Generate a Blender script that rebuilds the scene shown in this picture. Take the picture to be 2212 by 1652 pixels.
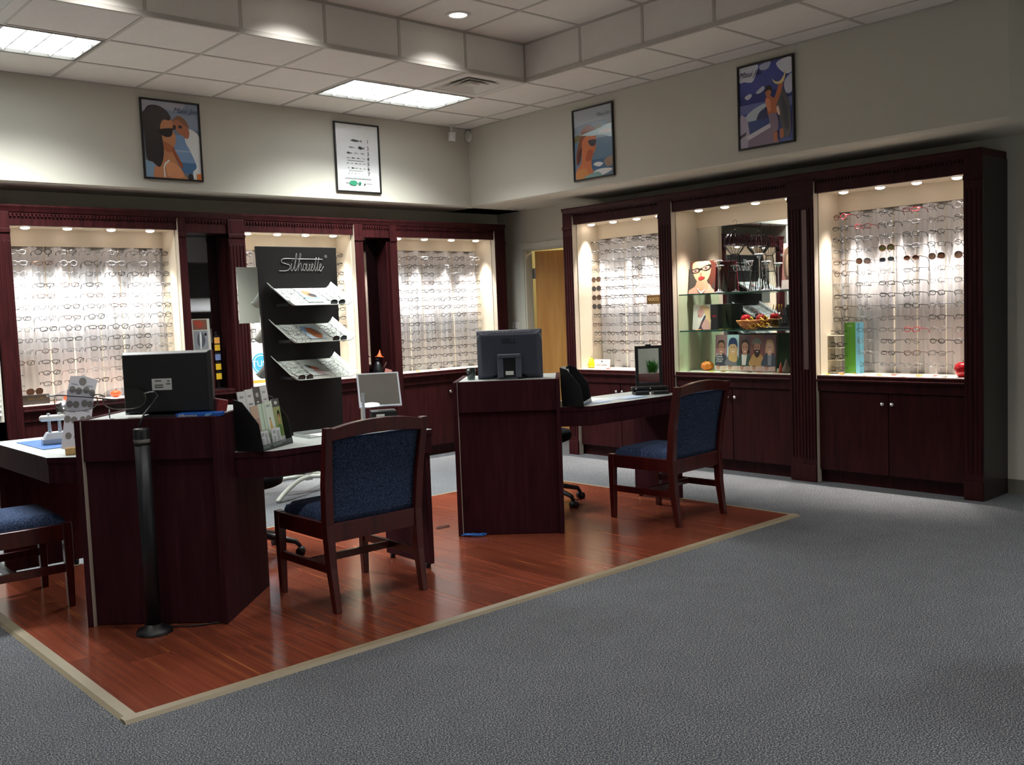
import bpy, bmesh, math, random
from mathutils import Matrix, Vector

# ------------------------------------------------------------------ reset
for o in list(bpy.data.objects):
    bpy.data.objects.remove(o, do_unlink=True)
scene = bpy.context.scene
COL = scene.collection
rnd = random.Random(7)
PI = math.pi

# ------------------------------------------------------------------ camera
cam_d = bpy.data.cameras.new('camera')
cam_d.sensor_width = 36.0
cam_d.sensor_fit = 'HORIZONTAL'
cam_d.lens = 33.997
cam_d.clip_start = 0.05
cam = bpy.data.objects.new('camera', cam_d)
COL.objects.link(cam)
_r, _u, _f = (0.74308, -0.66808, -0.03877), (0.07724, 0.02808, 0.99662), (0.66473, 0.74356, -0.07247)
cam.matrix_world = Matrix(((_r[0], _u[0], -_f[0], -5.39257), (_r[1], _u[1], -_f[1], -5.73272),
                           (_r[2], _u[2], -_f[2], 1.38110), (0, 0, 0, 1)))
scene.camera = cam

# ------------------------------------------------------------------ world, view, light levels
scene.view_settings.view_transform = 'Standard'
scene.view_settings.look = 'None'
scene.view_settings.gamma = 1.0
scene.view_settings.use_curve_mapping = False
scene.view_settings.exposure = 0.15
cy = scene.cycles
cy.max_bounces = 5; cy.diffuse_bounces = 3; cy.glossy_bounces = 3; cy.transmission_bounces = 4; cy.transparent_max_bounces = 10
cy.caustics_reflective = False; cy.caustics_refractive = False; cy.use_adaptive_sampling = True; cy.adaptive_threshold = 0.06; cy.use_denoising = True; cy.sample_clamp_indirect = 6.0
world = bpy.data.worlds.new('sky')
scene.world = world
world.use_nodes = True
wn = world.node_tree.nodes
wn['Background'].inputs['Color'].default_value = (0.72, 0.86, 1.0, 1)
wn['Background'].inputs['Strength'].default_value = 0.8

W_TROFFER = 85.0      # watts of each fluorescent troffer
W_DOWN = 40.0         # watts of each recessed downlight
W_PUCK = 100.0          # watts of each cabinet puck light
W_BACKROOM = 13.0

# ------------------------------------------------------------------ materials
def lin(c):
    c = c / 255.0
    return c / 12.92 if c <= 0.04045 else ((c + 0.055) / 1.055) ** 2.4
def S(h):
    h = h.lstrip('#')
    return tuple(lin(int(h[i:i + 2], 16)) for i in (0, 2, 4)) + (1.0,)
MATS = {}
def _new(name):
    m = bpy.data.materials.new(name)
    m.use_nodes = True
    nt = m.node_tree
    return m, nt, nt.nodes, nt.links, nt.nodes['Principled BSDF']
def pm(name, col, rough=0.5, metal=0.0, spec=0.5, coat=0.0, var=0.06, scale=12.0, emit=0.0, bump=0.0, alpha=1.0, trans=0.0):
    """plain procedural material: base colour with a little noise variation"""
    if name in MATS:
        return MATS[name]
    m, nt, N, L, b = _new(name)
    c = S(col) if isinstance(col, str) else tuple(col) + (1.0,)
    tc = N.new('ShaderNodeTexCoord')
    nz = N.new('ShaderNodeTexNoise'); nz.inputs['Scale'].default_value = scale; nz.inputs['Detail'].default_value = 3
    L.new(tc.outputs['Object'], nz.inputs['Vector'])
    mx = N.new('ShaderNodeMix'); mx.data_type = 'RGBA'
    mx.inputs['A'].default_value = tuple(max(0, v * (1 - var)) for v in c[:3]) + (1,)
    mx.inputs['B'].default_value = tuple(min(1, v * (1 + var)) for v in c[:3]) + (1,)
    L.new(nz.outputs['Fac'], mx.inputs['Factor'])
    L.new(mx.outputs['Result'], b.inputs['Base Color'])
    b.inputs['Roughness'].default_value = rough
    b.inputs['Metallic'].default_value = metal
    b.inputs['Specular IOR Level'].default_value = spec
    b.inputs['Coat Weight'].default_value = coat
    b.inputs['Coat Roughness'].default_value = 0.1
    b.inputs['Transmission Weight'].default_value = trans
    if emit:
        b.inputs['Emission Color'].default_value = c
        b.inputs['Emission Strength'].default_value = emit
    if bump:
        bp = N.new('ShaderNodeBump'); bp.inputs['Strength'].default_value = bump; bp.inputs['Distance'].default_value = 0.002
        L.new(nz.outputs['Fac'], bp.inputs['Height']); L.new(bp.outputs['Normal'], b.inputs['Normal'])
    MATS[name] = m
    return m
def clear_mat(name, col, refl=0.12, rough=0.03):
    """thin clear sheet: mostly transparent with a sharp reflection"""
    if name in MATS:
        return MATS[name]
    m, nt, N, L, b = _new(name)
    N.remove(b)
    out = N['Material Output']
    tr = N.new('ShaderNodeBsdfTransparent'); tr.inputs['Color'].default_value = S(col)
    gl = N.new('ShaderNodeBsdfGlossy'); gl.inputs['Roughness'].default_value = rough
    lw = N.new('ShaderNodeLayerWeight'); lw.inputs['Blend'].default_value = 0.5
    pw = N.new('ShaderNodeMath'); pw.operation = 'POWER'; pw.inputs[1].default_value = 4.0
    ad = N.new('ShaderNodeMath'); ad.operation = 'MULTIPLY_ADD'; ad.inputs[1].default_value = 0.5; ad.inputs[2].default_value = refl; ad.use_clamp = True
    L.new(lw.outputs['Facing'], pw.inputs[0]); L.new(pw.outputs[0], ad.inputs[0])
    mx = N.new('ShaderNodeMixShader')
    L.new(ad.outputs[0], mx.inputs['Fac']); L.new(tr.outputs[0], mx.inputs[1]); L.new(gl.outputs[0], mx.inputs[2])
    L.new(mx.outputs[0], out.inputs['Surface'])
    MATS[name] = m
    return m
def wood_mat(name, c1, c2, rough=0.32, coat=0.25, scale=(22, 22, 1.6), spec=0.5):
    m, nt, N, L, b = _new(name)
    tc = N.new('ShaderNodeTexCoord'); mp = N.new('ShaderNodeMapping'); mp.inputs['Scale'].default_value = scale
    L.new(tc.outputs['Object'], mp.inputs['Vector'])
    nz = N.new('ShaderNodeTexNoise'); nz.inputs['Scale'].default_value = 1.5; nz.inputs['Detail'].default_value = 6; nz.inputs['Distortion'].default_value = 0.6
    L.new(mp.outputs['Vector'], nz.inputs['Vector'])
    rp = N.new('ShaderNodeValToRGB')
    rp.color_ramp.elements[0].position = 0.3; rp.color_ramp.elements[0].color = S(c1)
    rp.color_ramp.elements[1].position = 0.75; rp.color_ramp.elements[1].color = S(c2)
    L.new(nz.outputs['Fac'], rp.inputs['Fac']); L.new(rp.outputs['Color'], b.inputs['Base Color'])
    b.inputs['Roughness'].default_value = rough; b.inputs['Coat Weight'].default_value = coat; b.inputs['Coat Roughness'].default_value = 0.15; b.inputs['Specular IOR Level'].default_value = spec
    MATS[name] = m
    return m
wood = wood_mat('mahogany', '#270e10', '#3f181a', rough=.42, coat=0.0, spec=.14)
deskwood = wood_mat('desk_mahogany_laminate', '#33171d', '#462229', rough=.62, coat=0.0, spec=.06)
wood2 = wood_mat('chair_mahogany', '#3a0f10', '#571a17', rough=0.3, coat=0.4)
doorwood = wood_mat('door_veneer', '#b07a3c', '#c99552', rough=0.4, coat=0.2, scale=(14, 14, 1.0))
pinewood = wood_mat('pale_wood', '#c79a5e', '#dcb67c', rough=0.5, coat=0.0)
paint = pm('wall_paint', '#cbc7bb', rough=0.75, spec=0.2, var=0.03, scale=3, bump=0.02)
paint_back = pm('back_room_paint', '#d9cf9c', rough=0.8, spec=0.2, var=0.03)
cream = pm('cream_melamine', '#e9dcc6', rough=0.55, spec=0.3, var=0.02)
edge_white = pm('pale_edge_melamine', '#cfc4b4', rough=0.5, spec=0.3, var=0.03)
white = pm('white_plastic', '#e6e6e2', rough=0.4, var=0.02)
offwhite = pm('off_white_trim_paint', '#cfcdbf', rough=0.5, var=0.03)
black = pm('black_plastic', '#101013', rough=0.42, var=0.1)
blackm = pm('matt_black_board', '#171514', rough=0.6, var=0.1, spec=0.3)
monblack = pm('monitor_black', '#16171d', rough=0.35, var=0.06)
monblue = pm('monitor_slate', '#3b3e4d', rough=0.4, var=0.06)
laminate = pm('grey_laminate', '#b9bfbb', rough=0.35, var=0.04, scale=60)
chrome = pm('chrome', '#e8e8ea', rough=0.12, metal=1.0, var=0.02)
steel = pm('brushed_steel', '#a0a3a8', rough=0.3, metal=1.0, var=0.05)
silver_plastic = pm('silver_plastic', '#b9bec6', rough=0.35, metal=0.3, var=0.03)
mirror_m = pm('mirror_silvering', '#e9eeec', rough=0.015, metal=1.0, var=0.0)
darkmirror = pm('smoked_mirror', '#86838a', rough=0.05, metal=1.0, var=0.02)
glass_shelf = clear_mat('shelf_glass', '#e2f3ea', refl=0.06)
glass_edge = pm('green_glass_edge', '#2f5a50', rough=0.15, var=0.05)
acrylic = clear_mat('clear_acrylic', '#f2f4f4', refl=0.10)
lensmat = clear_mat('demo_lens', '#f4f5f4', refl=0.03)
picglass = None
bluefab = None

def speckle(name, cols, scale, rough=0.95, bump=0.4, spec=0.1, detail=2.0, pos=None, mul=0.35):
    m, nt, N, L, b = _new(name)
    tc = N.new('ShaderNodeTexCoord')
    n1 = N.new('ShaderNodeTexNoise'); n1.inputs['Scale'].default_value = scale; n1.inputs['Detail'].default_value = detail
    n2 = N.new('ShaderNodeTexNoise'); n2.inputs['Scale'].default_value = scale * 0.035; n2.inputs['Detail'].default_value = 3
    L.new(tc.outputs['Object'], n1.inputs['Vector']); L.new(tc.outputs['Object'], n2.inputs['Vector'])
    rp = N.new('ShaderNodeValToRGB')
    el = rp.color_ramp.elements
    pos = pos or [0.32 + 0.36 * i / (len(cols) - 1) for i in range(len(cols))]
    el[0].position = pos[0]; el[0].color = S(cols[0])
    el[1].position = pos[-1]; el[1].color = S(cols[-1])
    for c, q in zip(cols[1:-1], pos[1:-1]):
        e = el.new(q); e.color = S(c)
    L.new(n1.outputs['Fac'], rp.inputs['Fac'])
    mx = N.new('ShaderNodeMix'); mx.data_type = 'RGBA'; mx.blend_type = 'MULTIPLY'
    mx.inputs['Factor'].default_value = mul
    L.new(rp.outputs['Color'], mx.inputs['A']); L.new(n2.outputs['Fac'], mx.inputs['B'])
    L.new(mx.outputs['Result'], b.inputs['Base Color'])
    b.inputs['Roughness'].default_value = rough; b.inputs['Specular IOR Level'].default_value = spec
    bp = N.new('ShaderNodeBump'); bp.inputs['Strength'].default_value = bump; bp.inputs['Distance'].default_value = 0.004
    L.new(n1.outputs['Fac'], bp.inputs['Height']); L.new(bp.outputs['Normal'], b.inputs['Normal'])
    MATS[name] = m
    return m
carpet = speckle('grey_blue_carpet', ['#12151d', '#3c424f', '#5f6268', '#84827e', '#c2c1c0'], 190, bump=.03, pos=[.28, .41, .5, .60, .72], mul=.25)
bluefab = speckle('blue_upholstery', ['#222c44', '#3b4966', '#586788'], 170, bump=0.2)
tile_m = speckle('mineral_fibre_tile', ['#dcd6ce', '#e6e1da', '#ece8e2'], 220, bump=0.15, rough=0.9, mul=.08)
blackfab = speckle('black_seat_fabric', ['#0c0c0f', '#17181c', '#202127'], 200, bump=0.2)

def plank_mat():
    m, nt, N, L, b = _new('cherry_laminate_plank')
    tc = N.new('ShaderNodeTexCoord'); oi = N.new('ShaderNodeObjectInfo')
    mul = N.new('ShaderNodeMath'); mul.operation = 'MULTIPLY'; mul.inputs[1].default_value = 60
    L.new(oi.outputs['Random'], mul.inputs[0])
    add = N.new('ShaderNodeVectorMath'); add.operation = 'ADD'
    L.new(tc.outputs['Object'], add.inputs[0]); L.new(mul.outputs[0], add.inputs[1])
    mp = N.new('ShaderNodeMapping'); mp.inputs['Scale'].default_value = (34, 0.9, 1)
    L.new(add.outputs[0], mp.inputs['Vector'])
    nz = N.new('ShaderNodeTexNoise'); nz.inputs['Scale'].default_value = 1.2; nz.inputs['Detail'].default_value = 4; nz.inputs['Distortion'].default_value = 0.15
    L.new(mp.outputs['Vector'], nz.inputs['Vector'])
    rp = N.new('ShaderNodeValToRGB'); e = rp.color_ramp.elements
    e[0].position = 0.25; e[0].color = S('#6a3426'); e[1].position = 0.80; e[1].color = S('#b97a42')
    a = e.new(0.5); a.color = S('#7a3c2a'); a2 = e.new(0.66); a2.color = S('#86452e')
    L.new(nz.outputs['Fac'], rp.inputs['Fac'])
    hs = N.new('ShaderNodeHueSaturation')
    mr = N.new('ShaderNodeMapRange'); mr.inputs['To Min'].default_value = 0.78; mr.inputs['To Max'].default_value = 1.2
    L.new(oi.outputs['Random'], mr.inputs['Value']); L.new(mr.outputs['Result'], hs.inputs['Value'])
    L.new(rp.outputs['Color'], hs.inputs['Color']); L.new(hs.outputs['Color'], b.inputs['Base Color'])
    b.inputs['Roughness'].default_value = 0.2; b.inputs['Specular IOR Level'].default_value = 0.5
    MATS['plank'] = m
    return m
plankm = plank_mat()

def emat(name, col, strength, sampled=False):
    if name in MATS:
        return MATS[name]
    m, nt, N, L, b = _new(name)
    N.remove(b)
    e = N.new('ShaderNodeEmission'); e.inputs['Color'].default_value = S(col); e.inputs['Strength'].default_value = strength
    L.new(e.outputs[0], N['Material Output'].inputs['Surface'])
    if not sampled:
        m.cycles.emission_sampling = 'NONE'      # the lamp object inside each fitting is what is sampled
    MATS[name] = m
    return m
lamp_white = emat('fluorescent_lens_glow', '#f4fbff', 6.0)
puck_glow = emat('halogen_glow', '#fff0e2', 11.0, True)
down_glow = emat('downlight_glow', '#fff6e6', 5.0)

# ------------------------------------------------------------------ mesh helpers
class MB:
    def __init__(self):
        self.v, self.f, self.mi, self.sm = [], [], [], []
    def add(self, verts, faces, mi=0, smooth=False, M=None):
        o = len(self.v)
        for p in verts:
            p = Vector(p)
            self.v.append(tuple(M @ p) if M is not None else tuple(p))
        for f in faces:
            self.f.append([i + o for i in f]); self.mi.append(mi); self.sm.append(smooth)
        return self
    def box(self, x0, x1, y0, y1, z0, z1, mi=0, M=None):
        v = [(x0, y0, z0), (x1, y0, z0), (x1, y1, z0), (x0, y1, z0), (x0, y0, z1), (x1, y0, z1), (x1, y1, z1), (x0, y1, z1)]
        return self.add(v, [(0, 3, 2, 1), (4, 5, 6, 7), (0, 1, 5, 4), (1, 2, 6, 5), (2, 3, 7, 6), (3, 0, 4, 7)], mi, False, M)
    def prism(self, poly, z0, z1, mi=0, M=None, top_mi=None):
        n = len(poly)
        v = [(x, y, z0) for x, y in poly] + [(x, y, z1) for x, y in poly]
        self.add(v, [tuple(range(n))[::-1]] + [(i, (i + 1) % n, (i + 1) % n + n, i + n) for i in range(n)], mi, False, M)
        self.add([(x, y, z1) for x, y in poly], [tuple(range(n))], mi if top_mi is None else top_mi, False, M)
        return self
    def tube(self, pts, r, seg=8, mi=0, closed=False, M=None, smooth=True):
        pts = [Vector(p) for p in pts]; n = len(pts)
        rs = r if isinstance(r, (list, tuple)) else [r] * n
        verts, prev = [], None
        for i, p in enumerate(pts):
            if closed:
                t = pts[(i + 1) % n] - pts[i - 1]
            else:
                t = pts[min(i + 1, n - 1)] - pts[max(i - 1, 0)]
            if t.length < 1e-9:
                t = Vector((0, 0, 1))
            t.normalize()
            if prev is None:
                a = Vector((0, 0, 1)) if abs(t.z) < 0.9 else Vector((1, 0, 0))
                u = t.cross(a).normalized()
            else:
                u = (prev - t * prev.dot(t))
                u = u.normalized() if u.length > 1e-6 else t.cross(Vector((1, 0, 0))).normalized()
            prev = u
            w = t.cross(u)
            for k in range(seg):
                an = 2 * PI * k / seg
                verts.append(p + (u * math.cos(an) + w * math.sin(an)) * rs[i])
        faces = []
        m = n if closed else n - 1
        for i in range(m):
            j = (i + 1) % n
            for k in range(seg):
                k2 = (k + 1) % seg
                faces.append((i * seg + k, i * seg + k2, j * seg + k2, j * seg + k))
        if not closed:
            faces.append(tuple(range(seg))[::-1]); faces.append(tuple((n - 1) * seg + k for k in range(seg)))
        return self.add(verts, faces, mi, smooth, M)
    def lathe(self, prof, c=(0, 0, 0), seg=20, mi=0, M=None, smooth=True):
        verts = []
        for r, z in prof:
            for k in range(seg):
                a = 2 * PI * k / seg
                verts.append((c[0] + r * math.cos(a), c[1] + r * math.sin(a), c[2] + z))
        faces = []
        for i in range(len(prof) - 1):
            for k in range(seg):
                k2 = (k + 1) % seg
                faces.append((i * seg + k, i * seg + k2, (i + 1) * seg + k2, (i + 1) * seg + k))
        faces.append(tuple(range(seg))[::-1]); faces.append(tuple((len(prof) - 1) * seg + k for k in range(seg)))
        return self.add(verts, faces, mi, smooth, M)
    def ball(self, c, r, seg=12, rings=8, mi=0, M=None):
        rx, ry, rz = r if isinstance(r, (tuple, list)) else (r, r, r)
        verts, faces = [], []
        for i in range(1, rings):
            th = PI * i / rings
            for k in range(seg):
                a = 2 * PI * k / seg
                verts.append((c[0] + rx * math.sin(th) * math.cos(a), c[1] + ry * math.sin(th) * math.sin(a), c[2] + rz * math.cos(th)))
        t = len(verts); verts += [(c[0], c[1], c[2] + rz), (c[0], c[1], c[2] - rz)]
        for i in range(rings - 2):
            for k in range(seg):
                k2 = (k + 1) % seg
                faces.append((i * seg + k, (i + 1) * seg + k, (i + 1) * seg + k2, i * seg + k2))
        for k in range(seg):
            k2 = (k + 1) % seg
            faces.append((t, k, k2)); faces.append((t + 1, (rings - 2) * seg + k2, (rings - 2) * seg + k))
        return self.add(verts, faces, mi, True, M)
    def grid(self, fn, nu, nv, mi=0, M=None, smooth=True, thick=None):
        """surface from fn(u,v) -> point; optional thickness vector for a closed sheet"""
        vs = [Vector(fn(i / nu, j / nv)) for j in range(nv + 1) for i in range(nu + 1)]
        idx = lambda i, j: j * (nu + 1) + i
        fs = [(idx(i, j), idx(i + 1, j), idx(i + 1, j + 1), idx(i, j + 1)) for j in range(nv) for i in range(nu)]
        if thick is None:
            return self.add(vs, fs, mi, smooth, M)
        n = len(vs); t = Vector(thick)
        vs2 = vs + [p + t for p in vs]
        fs2 = fs + [tuple(q + n for q in f[::-1]) for f in fs]
        rim = [idx(i, 0) for i in range(nu + 1)] + [idx(nu, j) for j in range(1, nv + 1)] + [idx(i, nv) for i in range(nu - 1, -1, -1)] + [idx(0, j) for j in range(nv - 1, 0, -1)]
        for a, b in zip(rim, rim[1:] + rim[:1]):
            fs2.append((b, a, a + n, b + n))
        return self.add(vs2, fs2, mi, smooth, M)
    def mesh(self, name, mats):
        me = bpy.data.meshes.new(name)
        me.from_pydata(self.v, [], self.f)
        for m in (mats if isinstance(mats, (list, tuple)) else [mats]):
            me.materials.append(m)
        me.polygons.foreach_set('material_index', self.mi)
        me.polygons.foreach_set('use_smooth', self.sm)
        me.update()
        bm = bmesh.new(); bm.from_mesh(me)
        bmesh.ops.recalc_face_normals(bm, faces=bm.faces)
        bm.to_mesh(me); bm.free()
        return me
def link(name, me, parent=None, loc=(0, 0, 0), rot=(0, 0, 0), bevel=0.0):
    o = bpy.data.objects.new(name, me); COL.objects.link(o)
    o.location = loc; o.rotation_euler = rot
    if parent is not None:
        o.parent = parent
    if bevel:
        b = o.modifiers.new('bevel', 'BEVEL'); b.width = bevel; b.segments = 2; b.limit_method = 'ANGLE'
    return o
def part(name, mb, mats, parent=None, loc=(0, 0, 0), rot=(0, 0, 0), bevel=0.0):
    return link(name, mb.mesh(name, mats), parent, loc, rot, bevel)
def tag(o, label, cat, group=None):
    o['label'] = label; o['category'] = cat
    if group:
        o['group'] = group
    return o
def thing(name, label, cat, loc=(0, 0, 0), rotz=0.0, group=None):
    o = bpy.data.objects.new(name, None); COL.objects.link(o)
    o.empty_display_size = 0.1
    o.location = loc; o.rotation_euler = (0, 0, rotz)
    return tag(o, label, cat, group)
def struct(name, mb, mats, parent=None, **k):
    o = part(name, mb, mats, parent, **k)
    if parent is None:
        o['kind'] = 'structure'
    return o
def dup(o, parent=None):
    c = o.copy(); COL.objects.link(c); c.parent = parent
    for ch in list(o.children):
        dup(ch, c)
    return c
def T(x=0, y=0, z=0, rz=0, rx=0, ry=0):
    return Matrix.Translation((x, y, z)) @ Matrix.Rotation(rz, 4, 'Z') @ Matrix.Rotation(ry, 4, 'Y') @ Matrix.Rotation(rx, 4, 'X')
def text_mb(mb, s, size, M, mi=0, align='CENTER', shear=0.0, extrude=0.0006):
    cu = bpy.data.curves.new('lettering', 'FONT'); cu.body = s; cu.size = size; cu.align_x = align; cu.align_y = 'CENTER'
    cu.shear = shear; cu.extrude = extrude; cu.resolution_u = 2
    ob = bpy.data.objects.new('lettering', cu); COL.objects.link(ob)
    dg = bpy.context.evaluated_depsgraph_get()
    me = bpy.data.meshes.new_from_object(ob.evaluated_get(dg))
    mb.add([tuple(v.co) for v in me.vertices], [tuple(p.vertices) for p in me.polygons], mi, False, M)
    bpy.data.objects.remove(ob, do_unlink=True); bpy.data.curves.remove(cu); bpy.data.meshes.remove(me)
FACE = Matrix.Rotation(PI / 2, 4, 'X')     # puts flat lettering upright, readable from -Y
def curve(pts, n=6, closed=True):
    out = []; m = len(pts)
    rng = range(m) if closed else range(m - 1)
    for i in rng:
        g = lambda k: pts[k % m] if closed else pts[min(max(k, 0), m - 1)]
        p0, p1, p2, p3 = g(i - 1), g(i), g(i + 1), g(i + 2)
        for k in range(n):
            t = k / n
            out.append(tuple(0.5 * (2 * p1[d] + (-p0[d] + p2[d]) * t + (2 * p0[d] - 5 * p1[d] + 4 * p2[d] - p3[d]) * t * t + (-p0[d] + 3 * p1[d] - 3 * p2[d] + p3[d]) * t ** 3) for d in range(len(p1))))
    if not closed:
        out.append(tuple(pts[-1]))
    return out
def art(parent, w, h, layers, name='print', y=0.0, x0=None, z0=0.0, rough=0.3, step=0.00025, gain=1.0):
    """flat printed picture: coloured shapes, u right 0..1, v down 0..1, facing -Y, bottom-centre at origin"""
    mb = MB(); mats = []; names = []
    for k, (colr, pts) in enumerate(layers):
        nm = 'ink_' + colr.strip('#') + ('_%d_%d' % (int(rough * 100), int(gain * 10)))
        m = pm(nm, tuple(min(.9, q * gain) for q in S(colr)[:3]), rough=rough, var=0.05, scale=25)
        if m not in mats:
            mats.append(m)
        poly = [((u - 0.5) * w, y - step * k, z0 + (1 - v) * h) for u, v in [(min(max(a, 0), 1), min(max(b, 0), 1)) for a, b in pts]]
        mb.add(poly, [tuple(range(len(poly)))], mats.index(m))
    me = bpy.data.meshes.new(name)
    me.from_pydata(mb.v, [], mb.f)
    for m in mats:
        me.materials.append(m)
    me.polygons.foreach_set('material_index', mb.mi)
    me.update()
    return link(name, me, parent)
def ell(cx, cy, rx, ry, n=18, a0=0.0, a1=2 * PI):
    return [(cx + rx * math.cos(a0 + (a1 - a0) * i / n), cy + ry * math.sin(a0 + (a1 - a0) * i / n)) for i in range(n if a1 - a0 > 6.2 else n + 1)]
def rect(u0, v0, u1, v1):
    return [(u0, v0), (u1, v0), (u1, v1), (u0, v1)]
FULL = rect(0, 0, 1, 1)
RA = 0.0          # things that face the same way as the left-hand wall
RB = -PI / 2      # things on the right-hand wall (local X runs to the right as seen from the room)

# ================================================================== ROOM SHELL
TL = 0.6096                       # ceiling module
YA, XB = 1.762, 0.851             # faces of the upper walls (soffits)
YAL, XBL = 2.18, 1.56             # faces of the recessed lower walls
ZC, ZT, ZS = 3.2, 3.5, 2.434      # ceiling, raised tray, soffit underside
XW, YS = -8.2, -9.2               # walls behind the camera

floor = struct('floor', MB().box(XW, 5.0, YS, YAL + 0.1, -0.1, 0.0), carpet)

# ---- wooden floor island, plank by plank
IX0, IX1, IY0, IY1 = -4.19, 0.03, -2.31, 0.12
PWD = 0.1834
ncol = 23
cache = {}
for c in range(ncol):
    y = IY0; first = True
    while y < IY1 - 1e-4:
        ln = rnd.choice([0.35, 0.55, 0.75, 0.95]) if first else 1.2
        first = False
        ln = min(ln, IY1 - y)
        key = round(ln, 3)
        if key not in cache:
            cache[key] = MB().box(0.0006, PWD - 0.0006, 0.0006, ln - 0.0006, 0.0, 0.008).mesh('floor_plank', plankm)
        link('floor_plank', cache[key], floor, (IX0 + c * PWD, y, 0.0))
        y += ln
tan = pm('tan_vinyl_transition', '#8d8068', rough=0.5, var=0.05, scale=30)
def bev_strip(x0, x1, y0, y1, along, hi):
    mb = MB()
    if along == 'x':
        prof = [(y0, 0.0), (y1, 0.0), (y1, hi), (y0 + (y1 - y0) * 0.25, hi)]
        v = [(x0, a, b) for a, b in prof] + [(x1, a, b) for a, b in prof]
    else:
        prof = [(x0, 0.0), (x1, 0.0), (x1, hi), (x0 + (x1 - x0) * 0.25, hi)]
        v = [(a, y0, b) for a, b in prof] + [(a, y1, b) for a, b in prof]
    mb.add(v, [(0, 1, 2, 3), (7, 6, 5, 4), (0, 4, 5, 1), (1, 5, 6, 2), (2, 6, 7, 3), (3, 7, 4, 0)])
    return mb
struct('trim_1', bev_strip(IX0 - 0.055, IX1 + 0.03, IY0 - 0.055, IY0, 'x', 0.011), tan)
struct('trim_2', bev_strip(IX0 - 0.055, IX0, IY0, IY1, 'y', 0.011), tan)
struct('trim_3', MB().box(IX1, IX1 + 0.02, IY0, IY1, 0, 0.010), tan)
struct('trim_4', MB().box(IX0, IX1, IY1, IY1 + 0.02, 0, 0.010), tan)

# ---- walls
def wall_poly(prof, a0, a1, axis):
    """extrude an (offset, z) profile along an axis"""
    n = len(prof)
    if axis == 'x':
        v = [(a0, p, z) for p, z in prof] + [(a1, p, z) for p, z in prof]
    else:
        v = [(p, a0, z) for p, z in prof] + [(p, a1, z) for p, z in prof]
    return MB().add(v, [tuple(range(n))[::-1], tuple(range(n, 2 * n))] + [(i, (i + 1) % n, (i + 1) % n + n, i + n) for i in range(n)])
XWL = -3.52                        # left of this the left wall stands flush, with the window
lip = 0.022
wl = wall_poly([(YAL + .1, 0), (YAL, 0), (YAL, ZS), (YA + lip, ZS), (YA, ZS + lip * .6), (YA, ZC + .4), (YAL + .1, ZC + .4)], XWL, 1.66, 'x')
# window bay
wl.box(XW, -4.24, 1.80, 1.95, 0, ZC + .4).box(-4.24, XWL, 1.80, 1.95, 0, 0.74).box(-4.24, XWL, 1.80, 1.95, 2.52, ZC + .4)
wl.box(XWL - 0.04, XWL, 1.80, YAL + .1, 0, ZC + .4)
arch = [(-4.24, 2.02)] + [(-3.89 + 0.33 * math.cos(PI - PI * i / 16), 2.02 + 0.44 * math.sin(PI * i / 16)) for i in range(17)] + [(-3.54, 2.02), (-3.54, 2.52), (-4.24, 2.52)]
n = len(arch)
wl.add([(x, 1.82, z) for x, z in arch] + [(x, 1.93, z) for x, z in arch], [tuple(range(n)), tuple(range(n, 2 * n))[::-1]] + [(i, (i + 1) % n, (i + 1) % n + n, i + n) for i in range(n)])
struct('wall_left', wl, paint)
DY0, DY1, DZ = 0.86, 1.775, 2.03   # door opening in the right-hand wall
wr = wall_poly([(XBL + .1, ZS - .001), (XBL, ZS - .001), (XBL, ZS), (XB + lip, ZS), (XB, ZS + lip * .6), (XB, ZC + .4), (XBL + .1, ZC + .4)], -3.346, YAL, 'y')
wr.box(XBL, XBL + .1, YS, -3.346, 0, ZC + .4).box(XBL, XBL + .1, -3.346, DY0, 0, ZS).box(XBL, XBL + .1, DY1, YAL, 0, ZS).box(XBL, XBL + .1, DY0, DY1, DZ, ZS)
struct('wall_right', wr, paint)
struct('wall_rear', MB().box(XW, XBL + .1, YS - .1, YS, 0, ZC + .4), paint)
struct('wall_far_left', MB().box(XW - .1, XW, YS, 1.95, 0, ZC + .4), paint)
# room behind the doorway
struct('wall_back_room', MB().box(3.6, 3.7, -0.6, YAL + .1, 0, 2.7).box(XBL + .1, 3.6, YAL, YAL + .1, 0, 2.7).box(XBL + .1, 3.6, -0.7, -0.6, 0, 2.7).box(XBL + .1, 3.7, -0.7, YAL + .1, 2.6, 2.7), paint_back)

bb = pm('rubber_cove_base', '#6f6b60', rough=0.6, var=0.04)
struct('baseboard_right', MB().box(XBL - .008, XBL, YS, -3.07, 0, 0.10).box(XBL - .008, XBL, DY1 + .075, YAL, 0, .10), bb)
struct('baseboard_left', MB().box(XW, XWL - .02, 1.792, 1.80, 0, 0.10).box(1.36, XBL, YAL - .008, YAL, 0, .10), bb)

# ---- ceiling: slab, T-bar grid and every tile
NX0, NY0 = -13, -15               # grid cells to the left / towards the camera
TX0, TY0 = -11, -9                # extent of the raised tray (in cells)
slab = MB()
slab.box(XW - .1, 1.7, YS - .1, 2.3, ZT + .03, ZT + .08)
slab.box(XW - .1, 0.9, 0.012, 2.3, ZC + .03, ZC + .05).box(0.012, 1.7, YS - .1, 0.012, ZC + .03, ZC + .05)
slab.box(XW - .1, TX0 * TL - .012, YS - .1, 0.012, ZC + .03, ZC + .05).box(TX0 * TL - .012, 0.012, YS - .1, TY0 * TL - .012, ZC + .03, ZC + .05)
ceiling = struct('ceiling', slab, tile_m)
bar_m = pm('white_tee_bar', '#b7b2aa', rough=0.5, var=0.03)
gw = 0.011
g = MB()
xe = [(i * TL) for i in range(NX0, 2)]
ye = [(j * TL) for j in range(NY0, 3)]
def in_tray(i, j):
    return TX0 <= i < 0 and TY0 <= j < 0
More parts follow.
